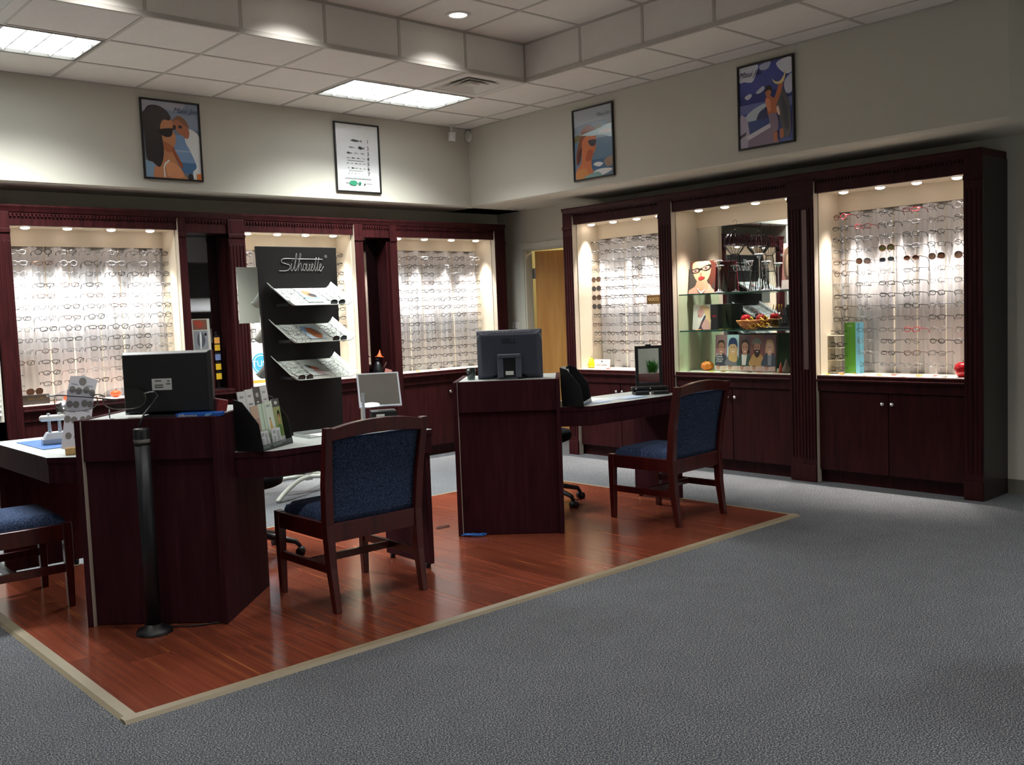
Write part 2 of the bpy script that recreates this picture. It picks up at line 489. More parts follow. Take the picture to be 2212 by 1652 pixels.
for x in xe:
    if x >= 0.01:
        g.box(x - gw, x + gw, YS, YA, ZC - .001, ZC + .008)
    elif x > TX0 * TL - .01:
        g.box(x - gw, x + gw, 0, YA, ZC - .001, ZC + .008).box(x - gw, x + gw, YS, TY0 * TL, ZC - .001, ZC + .008)
        g.box(x - gw, x + gw, TY0 * TL, 0, ZT - .001, ZT + .008)
    else:
        g.box(x - gw, x + gw, YS, YA, ZC - .001, ZC + .008)
for y in ye:
    if y >= -.01:
        g.box(XW, XB if y < 1.3 else XB, y - gw, y + gw, ZC - .0012, ZC + .008)
    elif y > TY0 * TL - .01:
        g.box(0, XB, y - gw, y + gw, ZC - .0012, ZC + .008).box(XW, TX0 * TL, y - gw, y + gw, ZC - .0012, ZC + .008)
        g.box(TX0 * TL, 0, y - gw, y + gw, ZT - .0012, ZT + .008)
    else:
        g.box(XW, XB, y - gw, y + gw, ZC - .0012, ZC + .008)
# angle trim of the tray fascia (bottom corner bead, corners and seams)
for k in range(TX0, 1):
    x = k * TL
    g.box(x - gw, x + gw, -.004, .012, ZC, ZT)
for k in range(TY0, 1):
    y = k * TL
    g.box(-.004, .012, y - gw, y + gw, ZC, ZT)
g.box(TX0 * TL, 0.0, -.008, .012, ZC - .002, ZC + .03).box(-.008, .012, TY0 * TL, 0, ZC - .002, ZC + .03)
g.box(TX0 * TL, 0.0, -.006, .012, ZT - .012, ZT + .004).box(-.006, .012, TY0 * TL, 0, ZT - .012, ZT + .004)
# wall angle
g.box(XWL, XB, YA - .02, YA, ZC - .002, ZC + .006).box(XB - .02, XB, YS, YA, ZC - .002, ZC + .006)
part('tee_grid', g, bar_m, ceiling)
tile_full = MB().box(gw, TL - gw, gw, TL - gw, 0.003, 0.02).mesh('ceiling_tile', tile_m)
fas_a = MB().box(gw, TL - gw, 0.0, 0.012, 0.032, 0.29).mesh('fascia_tile', tile_m)
fas_b = MB().box(0.0, 0.012, gw, TL - gw, 0.032, 0.29).mesh('fascia_tile', tile_m)
TROFFERS = [(-2, 1), (-7, 1), (-12, -7), (-1, -12), (-4, -14)]
W_OF = {(-12, -7): 0.25, (-1, -12): 0.95, (-4, -14): 0.4}  # troffers outside the view, added as fill for right wall, mirrors and carpet
VENTS = [(-1, 0), (-7, 0)]
skip = set(VENTS)
for (i, j) in TROFFERS:
    skip |= {(i, j), (i + 1, j)}
for i in range(NX0, 2):
    for j in range(NY0, 3):
        if (i, j) in skip:
            continue
        z = ZT if in_tray(i, j) else ZC
        w = min(TL, XB - i * TL - .02) if i == 1 else TL
        d = min(TL, YA - j * TL - .02) if j == 2 else TL
        if w < TL or d < TL:
            me = MB().box(gw, w, gw, d, 0.003, 0.02).mesh('ceiling_tile', tile_m)
        else:
            me = tile_full
        link('ceiling_tile', me, ceiling, (i * TL, j * TL, z))
for i in range(TX0, 0):
    link('fascia_tile', fas_a, ceiling, (i * TL, 0, ZC))
for j in range(TY0, 0):
    link('fascia_tile', fas_b, ceiling, (0, j * TL, ZC))
tray_rest = MB().box(TX0 * TL - .012, TX0 * TL, TY0 * TL, 0, ZC, ZT + .03).box(TX0 * TL, 0, TY0 * TL - .012, TY0 * TL, ZC, ZT + .03)
part('tray_side', tray_rest, tile_m, ceiling)

# ---- fluorescent troffers
louver = pm('white_louver', '#f2f4f2', rough=0.3, var=0.01)
alu = pm('grey_light_frame', '#77746c', rough=0.4, metal=0.3, var=0.04)
tro_labels = {(-2, 1): 'white two by four louvered ceiling light beside the air vent',
              (-7, 1): 'louvered ceiling light cut by the left edge of the photograph',
              (-4, -14): 'added louvered ceiling light close to the rear wall outside the view',
              (-1, -12): 'added unseen louvered ceiling light behind the camera near the right wall',
              (-7, -13): 'louvered ceiling light over the middle of the floor behind the camera',
              (-12, -7): 'added louvered ceiling light near the far left wall outside the view'}
def troffer(i, j):
    t = thing('ceiling_light', tro_labels[(i, j)], 'ceiling light', (i * TL, j * TL, ZC), 0, 'louvered ceiling lights')
    W, D = 2 * TL, TL
    fr = MB()
    a, b_ = gw, 0.022
    for (x0, x1, y0, y1) in ((a, W - a, a, a + b_), (a, W - a, D - a - b_, D - a), (a, a + b_, a + b_, D - a - b_), (W - a - b_, W - a, a + b_, D - a - b_)):
        fr.box(x0, x1, y0, y1, -0.004, 0.11)
    fr.box(a, W - a, a, D - a, 0.105, 0.115)
    part('frame', fr, alu, t)
    part('lamp_lens', MB().box(a + b_, W - a - b_, a + b_, D - a - b_, 0.018, 0.024), lamp_white, t)
    lv = MB()
    x0, x1, y0, y1 = a + b_, W - a - b_, a + b_, D - a - b_
    for k in range(1, 8):
        x = x0 + (x1 - x0) * k / 8
        lv.add([(x - .003, y0, 0), (x + .003, y0, 0), (x + .008, y0, .016), (x - .008, y0, .016), (x - .003, y1, 0), (x + .003, y1, 0), (x + .008, y1, .016), (x - .008, y1, .016)],
               [(0, 1, 2, 3), (7, 6, 5, 4), (0, 4, 5, 1), (1, 5, 6, 2), (2, 6, 7, 3), (3, 7, 4, 0)])
    for k in range(1, 3):
        y = y0 + (y1 - y0) * k / 3
        lv.add([(x0, y - .003, 0), (x0, y + .003, 0), (x0, y + .008, .016), (x0, y - .008, .016), (x1, y - .003, 0), (x1, y + .003, 0), (x1, y + .008, .016), (x1, y - .008, .016)],
               [(0, 1, 2, 3), (7, 6, 5, 4), (0, 4, 5, 1), (1, 5, 6, 2), (2, 6, 7, 3), (3, 7, 4, 0)])
    part('louver', lv, louver, t)
    ld = bpy.data.lights.new('troffer_lamp', 'AREA'); ld.shape = 'RECTANGLE'; ld.size = W - .08; ld.size_y = D - .08
    ld.energy = W_TROFFER * W_OF.get((i, j), 1.0); ld.color = (0.96, 1.0, 0.97); ld.spread = math.radians(118)
    lo = bpy.data.objects.new('troffer_lamp', ld); COL.objects.link(lo); lo.parent = t
    lo.location = (W / 2, D / 2, -0.006)
for i, j in TROFFERS:
    troffer(i, j)

# ---- air vents
def vent(i, j, label):
    t = thing('air_vent', label, 'air vent', (i * TL, j * TL, ZC), 0, 'four-way ceiling air vents')
    c = TL / 2
    vm = pm('white_enamel_vent', '#cfcbc4', rough=0.4, var=0.03)
    dk = pm('dark_duct', '#151311', rough=0.9, var=0.1)
    def ring(ro, ri, zo, zi):
        mb = MB()
        P = lambda r, z: [(c - r, c - r, z), (c + r, c - r, z), (c + r, c + r, z), (c - r, c + r, z)]
        v = P(ro, zo) + P(ri, zi) + P(ro, zo + .004) + P(ri, zi + .004)
        f = []
        for k in range(4):
            q = (k + 1) % 4
            f += [(k, q, q + 4, k + 4), (k + 8, k + 12, q + 12, q + 8), (k, k + 8, q + 8, q), (k + 4, q + 4, q + 12, k + 12)]
        return mb.add(v, f)
    part('flange', ring(c - gw, 0.225, -.004, -.004), vm, t)
    for ro, ri in ((0.225, 0.165), (0.16, 0.105), (0.10, 0.05)):
        part('blade', ring(ro, ri, -.002, 0.028), vm, t)
    part('centre_plate', MB().box(c - .045, c + .045, c - .045, c + .045, 0.002, .008), vm, t)
    part('duct', MB().box(gw, TL - gw, gw, TL - gw, 0.034, 0.04), dk, t)
vent(-1, 0, 'four-way white air vent in the ceiling next to the tray corner')
vent(-7, 0, 'air vent at the top left corner of the photograph')

# ---- recessed downlights in the tray
k = 0
for x in (-0.905, -0.905 - 2 * TL, -0.905 - 4 * TL, -0.905 - 6 * TL):
    for y in (-0.29, -0.29 - 4 * TL, -.29 - 8 * TL):
        lab = 'round recessed downlight in the raised ceiling tray' if k == 0 else 'round recessed downlight above the view, %s from the right in the %s tray row' % (['first', 'second', 'third', 'fourth'][k // 3], ['far', 'middle', 'near'][k % 3])
        t = thing('downlight', lab, 'downlight', (x, y, ZT), 0, 'tray downlights'); k += 1
        part('trim_ring', MB().lathe([(0.062, 0.004), (0.066, -.004), (0.088, -.006), (0.092, 0.003)], seg=28), white, t)
        part('lamp_lens', MB().lathe([(0.0, 0.0), (0.063, 0.0), (0.063, 0.003), (0, 0.003)], seg=28), down_glow, t)
        ld = bpy.data.lights.new('downlight_lamp', 'SPOT'); ld.energy = W_DOWN; ld.spot_size = math.radians(120); ld.spot_blend = 0.7; ld.shadow_soft_size = 0.05; ld.color = (1, .98, .95)
        lo = bpy.data.objects.new('downlight_lamp', ld); COL.objects.link(lo); lo.parent = t; lo.location = (0, 0, -0.02)

# ---- door, casing, switch
cas = MB()
cas.box(XBL - .014, XBL, DY1, DY1 + .062, 0, DZ + .062).box(XBL - .014, XBL, DY0 - .062, DY0, 0, DZ + .062).box(XBL - .014, XBL, DY0, DY1, DZ, DZ + .062)
cas.box(XBL, XBL + .1, DY1 - .015, DY1, 0, DZ).box(XBL, XBL + .1, DY0, DY0 + .015, 0, DZ).box(XBL, XBL + .1, DY0, DY1, DZ - .015, DZ)
struct('trim_5', cas, offwhite, bevel=0.003)
door = bpy.data.objects.new('door_1', None); COL.objects.link(door); door['kind'] = 'structure'
door.location = (XBL + .11, DY1 - .05, 0); door.rotation_euler = (0, 0, math.radians(-90 + 30))
part('slab', MB().box(0, 0.84, 0, 0.044, 0.012, DZ - .02), doorwood, door)
redge = pm('door_edge_stain', '#6b3218', rough=0.5)
part('lock_edge', MB().box(-.002, 0.0, 0, 0.044, 0.012, DZ - .02), redge, door)
for hz in (0.3, 1.05, 1.78):
    part('hinge', MB().box(-.045, 0.0, 0.03, 0.046, hz - .055, hz + .055).tube([(-.004, 0.05, hz - .055), (-.004, 0.05, hz + .055)], .007), steel, door)
part('knob', MB().lathe([(.012, 0), (.012, .03), (.026, .04), (.026, .06), (.01, .068)], seg=14, M=T(0.78, 0.0, 1.0, rx=PI / 2)), steel, door)
bl = bpy.data.lights.new('back_room_lamp', 'AREA'); bl.size = 0.6; bl.energy = W_BACKROOM; bl.color = (1, .9, .66)
bt = thing('ceiling_light', 'warm ceiling light in the room behind the doorway', 'ceiling light', (2.7, 1.2, 2.58))
part('lamp_lens', MB().box(-.3, .3, -.3, .3, 0.0, .02), emat('warm_lens', '#ffe9b8', 2.0), bt)
blo = bpy.data.objects.new('back_room_lamp', bl); COL.objects.link(blo); blo.parent = bt; blo.location = (0, 0, -.01)

sw = thing('light_switch', 'white double light switch plate beside the door frame', 'switch', (XBL, 1.958, 1.217), RB)
part('plate', MB().box(-.057, .057, -.006, 0, -.058, .058), white, sw, bevel=.003)
for s in (-.023, .023):
    part('toggle', MB().box(s - .006, s + .006, -.018, -.006, -.004, .016), white, sw)

# ---- window with blinds on the left wall
win = bpy.data.objects.new('window_1', None); COL.objects.link(win); win['kind'] = 'structure'; win.location = (-3.89, 1.86, 0)
wf = MB()
for (x0, x1, z0, z1) in ((-.35, .35, .74, .79), (-.35, .35, 1.96, 2.02), (-.35, -.32, .79, 1.96), (.32, .35, .79, 1.96), (-.02, .02, .79, 1.96)):
    wf.box(x0, x1, 0.02, 0.08, z0, z1)
part('window_frame', wf, offwhite, win)
part('pane', MB().box(-.32, .32, 0.05, 0.056, .79, 1.96), clear_mat('window_glass', '#eef6f6', refl=.03), win)
slat = MB().add([(-.352, -.022, 0), (.352, -.022, 0), (.352, 0.0, .009), (-.352, 0, .009), (.352, .022, .006), (-.352, .022, .006)],
                [(0, 1, 2, 3), (3, 2, 4, 5)]).mesh('blind_slat', pm('white_blind', '#d9dde0', rough=.5, var=.02))
for k in range(32):
    link('blind_slat', slat, win, (0, -.06, .80 + k * .0385), (math.radians(28), 0, 0))
part('blind_rail', MB().box(-.352, .352, -.09, -.03, 2.02, 2.07), white, win)
nf = 26
for k in range(nf):
    a0, a1 = PI * k / nf, PI * (k + 1) / nf; am = (a0 + a1) / 2
    R = lambda a, r: (r * .33 * math.cos(a), r * .44 * math.sin(a))
    p = [(*R(a0, .12), 0.0), (*R(am, .12), -.006), (*R(a1, .12), 0), (*R(a1, 1), 0), (*R(am, 1), -.03), (*R(a0, 1), 0)]
    part('fan_pleat', MB().add([(x, -.02 + d, 2.02 + z) for x, z, d in p], [(0, 1, 4, 5), (1, 2, 3, 4)]), MATS['white_blind'], win)

# ================================================================== DISPLAY CABINETS
panel_m = pm('frosted_display_panel', '#e8e6e9', rough=0.25, var=0.05, scale=5, spec=0.6)
deckm = pm('white_deck_laminate', '#efe6d8', rough=0.3, var=0.02)
goldm = pm('brass', '#c9a44a', rough=0.3, metal=1.0, var=0.05)
stripm = pm('rose_reflection_strip', '#6a5450', rough=0.4, metal=0.3, var=0.05)  # tone of the reflection streak put on the pilaster
KNOB = None
def knob_mesh():
    global KNOB
    if KNOB is None:
        KNOB = MB().lathe([(.006, 0), (.006, .012), (.015, .016), (.016, .024), (.010, .030), (0.0, .031)], seg=14, M=T(rx=PI / 2)).mesh('knob', chrome)
    return KNOB
RING = MB().lathe([(.036, 0.0), (.038, -.004), (.048, -.003), (.050, 0.0)], seg=20).mesh('trim_ring', chrome)
LENS = MB().lathe([(.016, -.015), (.030, -.010), (.036, 0.0)], seg=10).mesh('lamp_lens', puck_glow)
def puck(parent, x, y, z):
    p = bpy.data.objects.new('puck_light', RING); COL.objects.link(p); p.parent = parent; p.location = (x, y, z)
    link('lamp_lens', LENS, p)
    ld = bpy.data.lights.new('puck_lamp', 'SPOT'); ld.energy = W_PUCK; ld.color = (1.0, .92, .84); ld.spot_size = math.radians(60); ld.spot_blend = 1.0; ld.shadow_soft_size = 0.03
    lo = bpy.data.objects.new('puck_lamp', ld); COL.objects.link(lo); lo.parent = p; lo.location = (0, 0, -.05)
def pilaster(t, x0, x1, top, flank=None, zt=2.17):
    w = x1 - x0
    mb = MB().box(x0, x1, 0.0, .06, 0.0, top - .05)
    mb.box(x0, x1, -.012, .05, 0.0, .13).box(x0, x1, -.010, .05, top - .20, top - .17)
    if w > .1:
        nfl = max(3, int(w / .026))
        for k in range(nfl):
            xx = x0 + w * (k + .5) / nfl
            mb.box(xx - .007, xx + .007, -.006, .0, .18, top - .26)
    part('pilaster', mb, wood, t, bevel=.002)
    if flank == 'L':
        part('edge_strip', MB().box(x0 - .0015, x0, .003, .058, 0.0, zt + .09), edge_white, t)
    if flank == 'R':
        part('edge_strip', MB().box(x1, x1 + .0015, .003, .058, 0.0, zt + .09), edge_white, t)
def header(t, x0, x1, zt, top, D):
    part('header', MB().box(x0, x1, .018, .06, zt, top - .05), wood, t, bevel=.002)
    dm = MB()
    n_ = int((x1 - x0) / .026)
    for k in range(n_):
        xx = x0 + (x1 - x0) * (k + .5) / n_
        dm.box(xx - .007, xx + .007, .004, .018, top - .082, top - .064)
    dm.box(x0, x1, .010, .018, top - .064, top - .05)
    part('dentil_moulding', dm, wood, t)
def crown(t, W, top, D):
    mb = MB()
    prof = [(-.014, top), (-.014, top - .012), (-.004, top - .03), (.004, top - .05), (D, top - .05), (D, top)]
    n_ = len(prof)
    mb.add([(0, a, b) for a, b in prof] + [(W, a, b) for a, b in prof], [tuple(range(n_))[::-1], tuple(range(n_, 2 * n_))] + [(i, (i + 1) % n_, (i + 1) % n_ + n_, i + n_) for i in range(n_)])
    part('crown_moulding', mb, wood, t)
def base(t, W, ox0, ox1, zb, D, doors=2):
    part('base', MB().box(0, W, .055, D, .09, zb - .045).box(0, W, .085, D, 0, .09), wood, t)
    part('apron_rail', MB().box(ox0, ox1, .022, .055, zb - .12, zb - .045), wood, t, bevel=.002)
    sill = MB().box(ox0 - .0, ox1 + .0, -.004, .06, zb - .045, zb - .03).box(ox0, ox1, .012, .06, zb - .03, zb - .004)
    part('sill', sill, wood, t, bevel=.003)
    if doors == 2:
        mid = (ox0 + ox1) / 2
        for s, (a, b) in ((-1, (ox0, mid)), (1, (mid, ox1))):
            d = part('door', MB().box(a + .003, b - .003, .036, .055, .10, zb - .125), wood, t, bevel=.002)
            link('knob', knob_mesh(), d, (mid + s * .036, .036, .62))
    elif doors == 1:
        part('door', MB().box(ox0 + .003, ox1 - .003, .036, .055, .10, zb - .125), wood, t, bevel=.002)
def lit_cabinet(label, loc, rz, W, ox0, ox1, D, back, zb, zt, top, pils, pucks, py, panel=True, zval=2.04):
    t = thing('display_cabinet', label, 'cabinet', loc, rz, 'lit eyewear display cabinets')
    base(t, W, ox0, ox1, zb, D)
    for (a, b, fl) in pils:
        pilaster(t, a, b, top, fl, zt)
    header(t, ox0, ox1, zt, top, D)
    crown(t, W, top, D)
    part('deck', MB().box(ox0, ox1, .03, back, zb - .012, zb), deckm, t)
    part('inner_ceiling', MB().box(ox0, ox1, .06, back, zt + .002, zt + .02), cream, t)
    for a, b in ((ox0, ox0 + .008), (ox1 - .008, ox1)):
        part('side_panel', MB().box(a, b, .06, back + .01, zb - .012, zt + .002), cream, t)
    if (0.0, ox0, None) and ox0 < .001:
        part('edge_strip', MB().box(.0, .0015, .003, .058, 0.0, zt + .09), edge_white, t)
    part('valance', MB().box(ox0, ox1, back - .012, back + .01, zval, zt + .002), cream, t)
    part('back_board', MB().box(ox0, ox1, back + .02, back + .03, zb - .01, zval), cream, t)
    if panel:
        nn = int((ox1 - ox0) / .006)
        def fn(u, v):
            x = ox0 + (ox1 - ox0) * u
            return (x, back + .004 + .014 * math.sin(x * 2 * PI / .19) + .004 * math.sin(x * 2 * PI / .043 + 1), zb + (zval - zb) * v)
        part('display_panel', MB().grid(fn, nn, 1, thick=(0, .004, 0)), panel_m, t)
    for x in pucks:
        puck(t, x, py, zt + .002)
    return t
A_Y, A_ZB, A_ZT, A_TOP, A_BACK, A_D = 1.83, .836, 2.142, 2.288, .315, .35
B_X, B_ZB, B_ZT, B_TOP, B_BACK, B_D = 1.17, .818, 2.176, 2.332, .355, .39
CAB_A = lit_cabinet('dark red wood lit display cabinet nearest the window blinds at far left', (-3.50, A_Y, 0), RA, 1.42, .118, 1.354, A_D, A_BACK, A_ZB, A_ZT, A_TOP,
                    [(0, .118, None), (1.354, 1.42, 'L')], [.263, .56, .885, 1.19], .155, zval=2.015)
CAB_B = lit_cabinet('dark red wood lit display cabinet half hidden behind the black display tower', (-1.72, A_Y, 0), RA, 1.32, .15, 1.229, A_D, A_BACK, A_ZB, A_ZT, A_TOP,
                    [(0, .15, None), (1.229, 1.32, 'L')], [.25, .535, .815, 1.10], .155, zval=2.015)
CAB_C = lit_cabinet('dark red wood lit display cabinet in the corner left of the doorway', (-.10, A_Y, 0), RA, 1.45, .08, 1.307, A_D, A_BACK, A_ZB, A_ZT - .01, A_TOP,
                    [(0, .08, None), (1.307, 1.45, 'L')], [.20, .52, .86, 1.18], .155, zval=2.03)
CAB_1 = lit_cabinet('dark red wood lit display cabinet just right of the doorway', (B_X, .805, 0), RB, 1.295, .122, 1.155, B_D, B_BACK, B_ZB, B_ZT, B_TOP,
                    [(0, .122, 'R'), (1.155, 1.295, None)], [.21, .485, .77, 1.03], .175, zval=2.045)
CAB_2 = lit_cabinet('dark red wood lit cabinet with glass shelves and mirror back', (B_X, -.49, 0), RB, 1.345, 0.0, 1.125, B_D, B_BACK, B_ZB, B_ZT, B_TOP,
                    [(1.125, 1.345, None)], [.19, .455, .75, 1.06], .14, panel=False, zval=2.045)
CAB_3 = lit_cabinet('dark red wood lit display cabinet at the right end of the row', (B_X, -1.835, 0), RB, 1.225, 0.0, 1.102, B_D, B_BACK, B_ZB, B_ZT, B_TOP,
                    [(1.102, 1.225, None)], [.155, .44, .71, .99], .165, zval=2.045)
part('end_panel', MB().box(1.225, 1.231, .0, B_D, 0, B_TOP - .05), pm('dark_end_panel', '#1d1513', rough=.4, var=.08), CAB_3)
part('reflection_strip', MB().box(1.250, 1.290, -.008, .0, .86, 2.06), stripm, CAB_2)  # raised strip coloured as a reflection in the glossy pilaster, no real inlay
# mirror back and glass shelves of the middle right cabinet
part('mirror_back', MB().box(0.004, 1.121, B_BACK + .004, B_BACK + .010, B_ZB, 2.045), mirror_m, CAB_2)
part('shelf_standard', MB().box(.0, .006, B_BACK - .004, B_BACK + .003, B_ZB, 2.02), pm('dark_metal', '#3a3835', rough=.4, metal=.8), CAB_2)
for z in (1.475, 1.165):
    sh = part('glass_shelf', MB().box(.004, 1.121, .075, B_BACK, z - .010, z), glass_shelf, CAB_2)
    part('glass_edge', MB().box(.004, 1.121, .073, .075, z - .010, z), glass_edge, sh)
def niche(label, loc, W):
    t = thing('mirror_niche', label, 'cabinet', loc, RA)
    base(t, W, 0, W, A_ZB, A_D, doors=1)
    header(t, 0, W, A_ZT - .02, A_TOP, A_D)
    crown(t, W, A_TOP, A_D)
    part('shelf', MB().box(0, W, .02, .30, A_ZB - .012, A_ZB), wood, t)
    part('mirror', MB().box(.002, W - .002, .21, .216, A_ZB, A_ZT - .02), darkmirror, t)
    part('back_board', MB().box(0, W, .217, .23, A_ZB, A_TOP - .05), wood, t)
    part('inner_top', MB().box(0, W, .06, .22, A_ZT - .02, A_ZT), wood, t)
    for a in (0.0, W - .012):
        part('side_panel', MB().box(a, a + .012, .05, .22, A_ZB, A_ZT - .02), wood, t)
    return t
niche('narrow dark mirrored niche between the two left display cabinets', (-2.08, A_Y, 0), .36)
niche('narrow dark mirrored niche beside the corner display cabinet', (-.40, A_Y, 0), .30)

# ================================================================== EYEGLASSES
FRAME_COL = {'black': pm('frame_black', '#121214', rough=.25, var=.05), 'brown': pm('frame_tortoise', '#4a2f22', rough=.25, var=.3, scale=60),
             'gunmetal': pm('frame_gunmetal', '#4b4d52', rough=.25, metal=.8), 'silver': pm('frame_silver', '#b5b6ba', rough=.2, metal=.9),
             'red': pm('frame_red', '#8e1f2a', rough=.25, var=.05), 'grey': pm('frame_grey', '#6a6a70', rough=.25, var=.05)}
SUN_COL = {'brown': pm('sun_lens_brown', '#4a3226', rough=.06, var=.05), 'grey': pm('sun_lens_grey', '#33353c', rough=.06, var=.05),
           'olive': pm('sun_lens_olive', '#2e2c10', rough=.06, var=.05)}
def rim_pts(shape, s):
    """outline of one lens, centred, in x-z; s = -1 left, 1 right"""
    hw, hh = {'rect': (.0255, .0155), 'oval': (.0245, .0165), 'round': (.0235, .0205), 'cat': (.026, .0165), 'large': (.029, .0235), 'slim': (.0265, .0135)}[shape]
    e = {'rect': 3.2, 'oval': 2.1, 'round': 2.0, 'cat': 2.4, 'large': 2.4, 'slim': 3.0}[shape]
    pts = []
    for k in range(12):
        a = 2 * PI * k / 12
        c, s_ = math.cos(a), math.sin(a)
        x = hw * math.copysign(abs(c) ** (2 / e), c); z = hh * math.copysign(abs(s_) ** (2 / e), s_)
        if shape == 'cat' and x * s > 0 and z > 0:
            z += .005 * abs(x) / hw
        pts.append((x, z))
    return pts
GL = {}
def glasses_meshes(shape, colr, sun=None):
    key = (shape, colr, sun)
    if key in GL:
        return GL[key]
    r = .0011 if colr in ('silver', 'gunmetal') else .0017
    r *= 1.45
    mb = MB(); lenses = []
    for s in (-1, 1):
        cx = s * .0345
        P = rim_pts(shape, s)
        mb.tube([(cx + x, .003 * abs(cx + x) / .06, z) for x, z in P], r, seg=4, closed=True)
        hx = s * .064
        mb.tube([(s * .060, .003, .008), (hx, .008, .009), (hx + s * .002, .05, .007), (hx + s * .001, .098, .003), (hx - s * .004, .128, -.022)], [r * 1.1, r * 1.2, r * 1.1, r, r * 1.4], seg=4)
        lenses.append(MB().add([(cx + x * .97, .003 * abs(cx + x) / .06, z * .97) for x, z in P], [tuple(range(12))]).mesh('lens', SUN_COL[sun] if sun else lensmat))
    mb.tube([(-.011, .0, .004), (0, -.002, .008), (.011, .0, .004)], r, seg=4)
    GL[key] = (mb.mesh('eyeglasses', FRAME_COL[colr]), lenses[0], lenses[1])
    return GL[key]
def put_glasses(name, loc, rot, shape, colr, label, cat, group, sun=None):
    me, l0, l1 = glasses_meshes(shape, colr, sun)
    o = link(name, me, None, loc, rot); tag(o, label, cat, group)
    link('lens', l0, o); link('lens', l1, o)
    return o
ORD = ['first', 'second', 'third', 'fourth', 'fifth', 'sixth', 'seventh', 'eighth', 'ninth', 'tenth', 'eleventh', 'twelfth', 'thirteenth', 'fourteenth']
SHAPES = ['rect', 'rect', 'oval', 'slim', 'slim', 'cat', 'round']
COLS = ['black', 'black', 'black', 'gunmetal', 'gunmetal', 'brown', 'silver', 'grey']
stuff_mb = MB(); glasses_count = 0
def place(cab, i, ni, j, world_fn, cabname, shape=None, colr=None, sun=None, yaw=None):
    """world_fn(i, j) -> (location, facing)"""
    global glasses_count
    loc, rz = world_fn(i, j)
    yaw = rnd.uniform(-.10, .10) if yaw is None else yaw
    rot = (rnd.uniform(-.05, .08), rnd.uniform(-.04, .04), rz + yaw)
    shape = shape or rnd.choice(SHAPES); colr = colr or rnd.choice(COLS)
    if sun:
        put_glasses('sunglasses', loc, rot, shape, colr, '%s-lensed sunglasses %s from left in %s row from top, %s' % (sun, ORD[i], ORD[j], cabname), 'sunglasses', 'sunglasses in the display cabinets', sun)
        return
    if glasses_count >= 300:
        M = Matrix.Translation(loc) @ Matrix.Rotation(rot[2], 4, 'Z')
        me = glasses_meshes(shape, 'black')[0]
        stuff_mb.add([tuple(v.co) for v in me.vertices], [tuple(p.vertices) for p in me.polygons], 0, True, M)
        return
    glasses_count += 1
    put_glasses('eyeglasses', loc, rot, shape, colr, '%s eyeglasses %s from left in %s row from top, %s' % (colr, ORD[i], ORD[j], cabname), 'eyeglasses', 'eyeglasses in the display cabinets')
def rods(cab, xs, back, z0, z1):
    for x in xs:
        part('display_rod', MB().tube([(x, back - .012, z0), (x, back - .012, z1)], .005, seg=6), acrylic, cab)
def pegs(cab, xs, zs, back):
    mb = MB()
    for x in xs:
        for z in zs:
            mb.tube([(x, back - .01, z - .012), (x, back - .055, z - .008)], .0035, seg=5)
            mb.ball((x, back - .058, z - .008), .0055, 6, 4)
    o = part('frame_pegs', mb, pm('grey_peg_tips', '#77767a', rough=.3), cab); o['kind'] = 'stuff'

# ---- rows of frames in each cabinet
rowsA = [1.966 - .0822 * k for k in range(13)]
colsA = [-3.295 + .178 * k for k in range(7)]
fA = lambda i, j: ((colsA[i], A_Y + A_BACK - .135, rowsA[j]), RA)
for j in range(13):
    for i in range(7):
        if j >= 11 and i == 0:
            continue
        place(CAB_A, i, 7, j, fA, 'leftmost lit cabinet')
rows3 = [2.0 - .0853 * k for k in range(14)]
cols3 = [-1.925 - .183 * k for k in range(6)]
f3 = lambda i, j: ((B_X + B_BACK - .135, cols3[i], rows3[j]), RB)
SUN3 = {(2, 3): ('large', 'brown', 'olive'), (1, 4): ('large', 'silver', 'brown'), (2, 4): ('rect', 'silver', 'grey'), (3, 4): ('oval', 'brown', 'brown'), (4, 4): ('large', 'silver', 'brown'), (5, 4): ('large', 'brown', 'brown')}
SP3 = {(1, 1): 'red', (3, 10): 'red', (0, 0): 'red', (3, 0): 'red', (4, 0): 'grey', (3, 1): 'silver', (0, 6): 'silver', (4, 5): 'silver', (4, 6): 'silver', (1, 5): 'silver'}
for j in range(14):
    for i in range(6):
        if i == 0 and j >= 10 or (i == 5 and j >= 12):
            continue
        if (i, j) in SUN3:
            sh, c, s = SUN3[(i, j)]
            place(CAB_3, i, 6, j, f3, 'rightmost lit cabinet', sh, c, s, yaw=-.12)
        else:
            place(CAB_3, i, 6, j, f3, 'rightmost lit cabinet', None, SP3.get((i, j)), None, yaw=rnd.uniform(-.3, .05))
cols1 = [.60 - .17 * k for k in range(6)]
f1 = lambda i, j: ((B_X + B_BACK - .135, cols1[i], rows3[j]), RB)
for j in range(14):
    for i in range(6):
        if (i in (4, 5) and j in (6, 7)) or (j == 13 and i < 3) or (j == 12 and i == 0):
            continue
        if i == 0 and 4 <= j <= 7:
            place(CAB_1, i, 6, j, f1, 'lit cabinet right of doorway', 'large', 'brown', ['brown', 'grey', 'brown', 'grey'][j - 4], yaw=-.1)
        else:
            place(CAB_1, i, 6, j, f1, 'lit cabinet right of doorway', None, None, None, yaw=rnd.uniform(-.3, .05))
rowsC = [1.95 - .0813 * k for k in range(14)]
colsC = [.075 + .2 * k for k in range(6)]
fC = lambda i, j: ((colsC[i], A_Y + A_BACK - .135, rowsC[j]), RA)
for j in range(14):
    for i in range(6):
        place(CAB_C, i, 6, j, fC, 'lit cabinet left of doorway')
colsB = [-1.485 + .182 * k for k in range(6)]
fB = lambda i, j: ((colsB[i], A_Y + A_BACK - .135, rowsA[j]), RA)
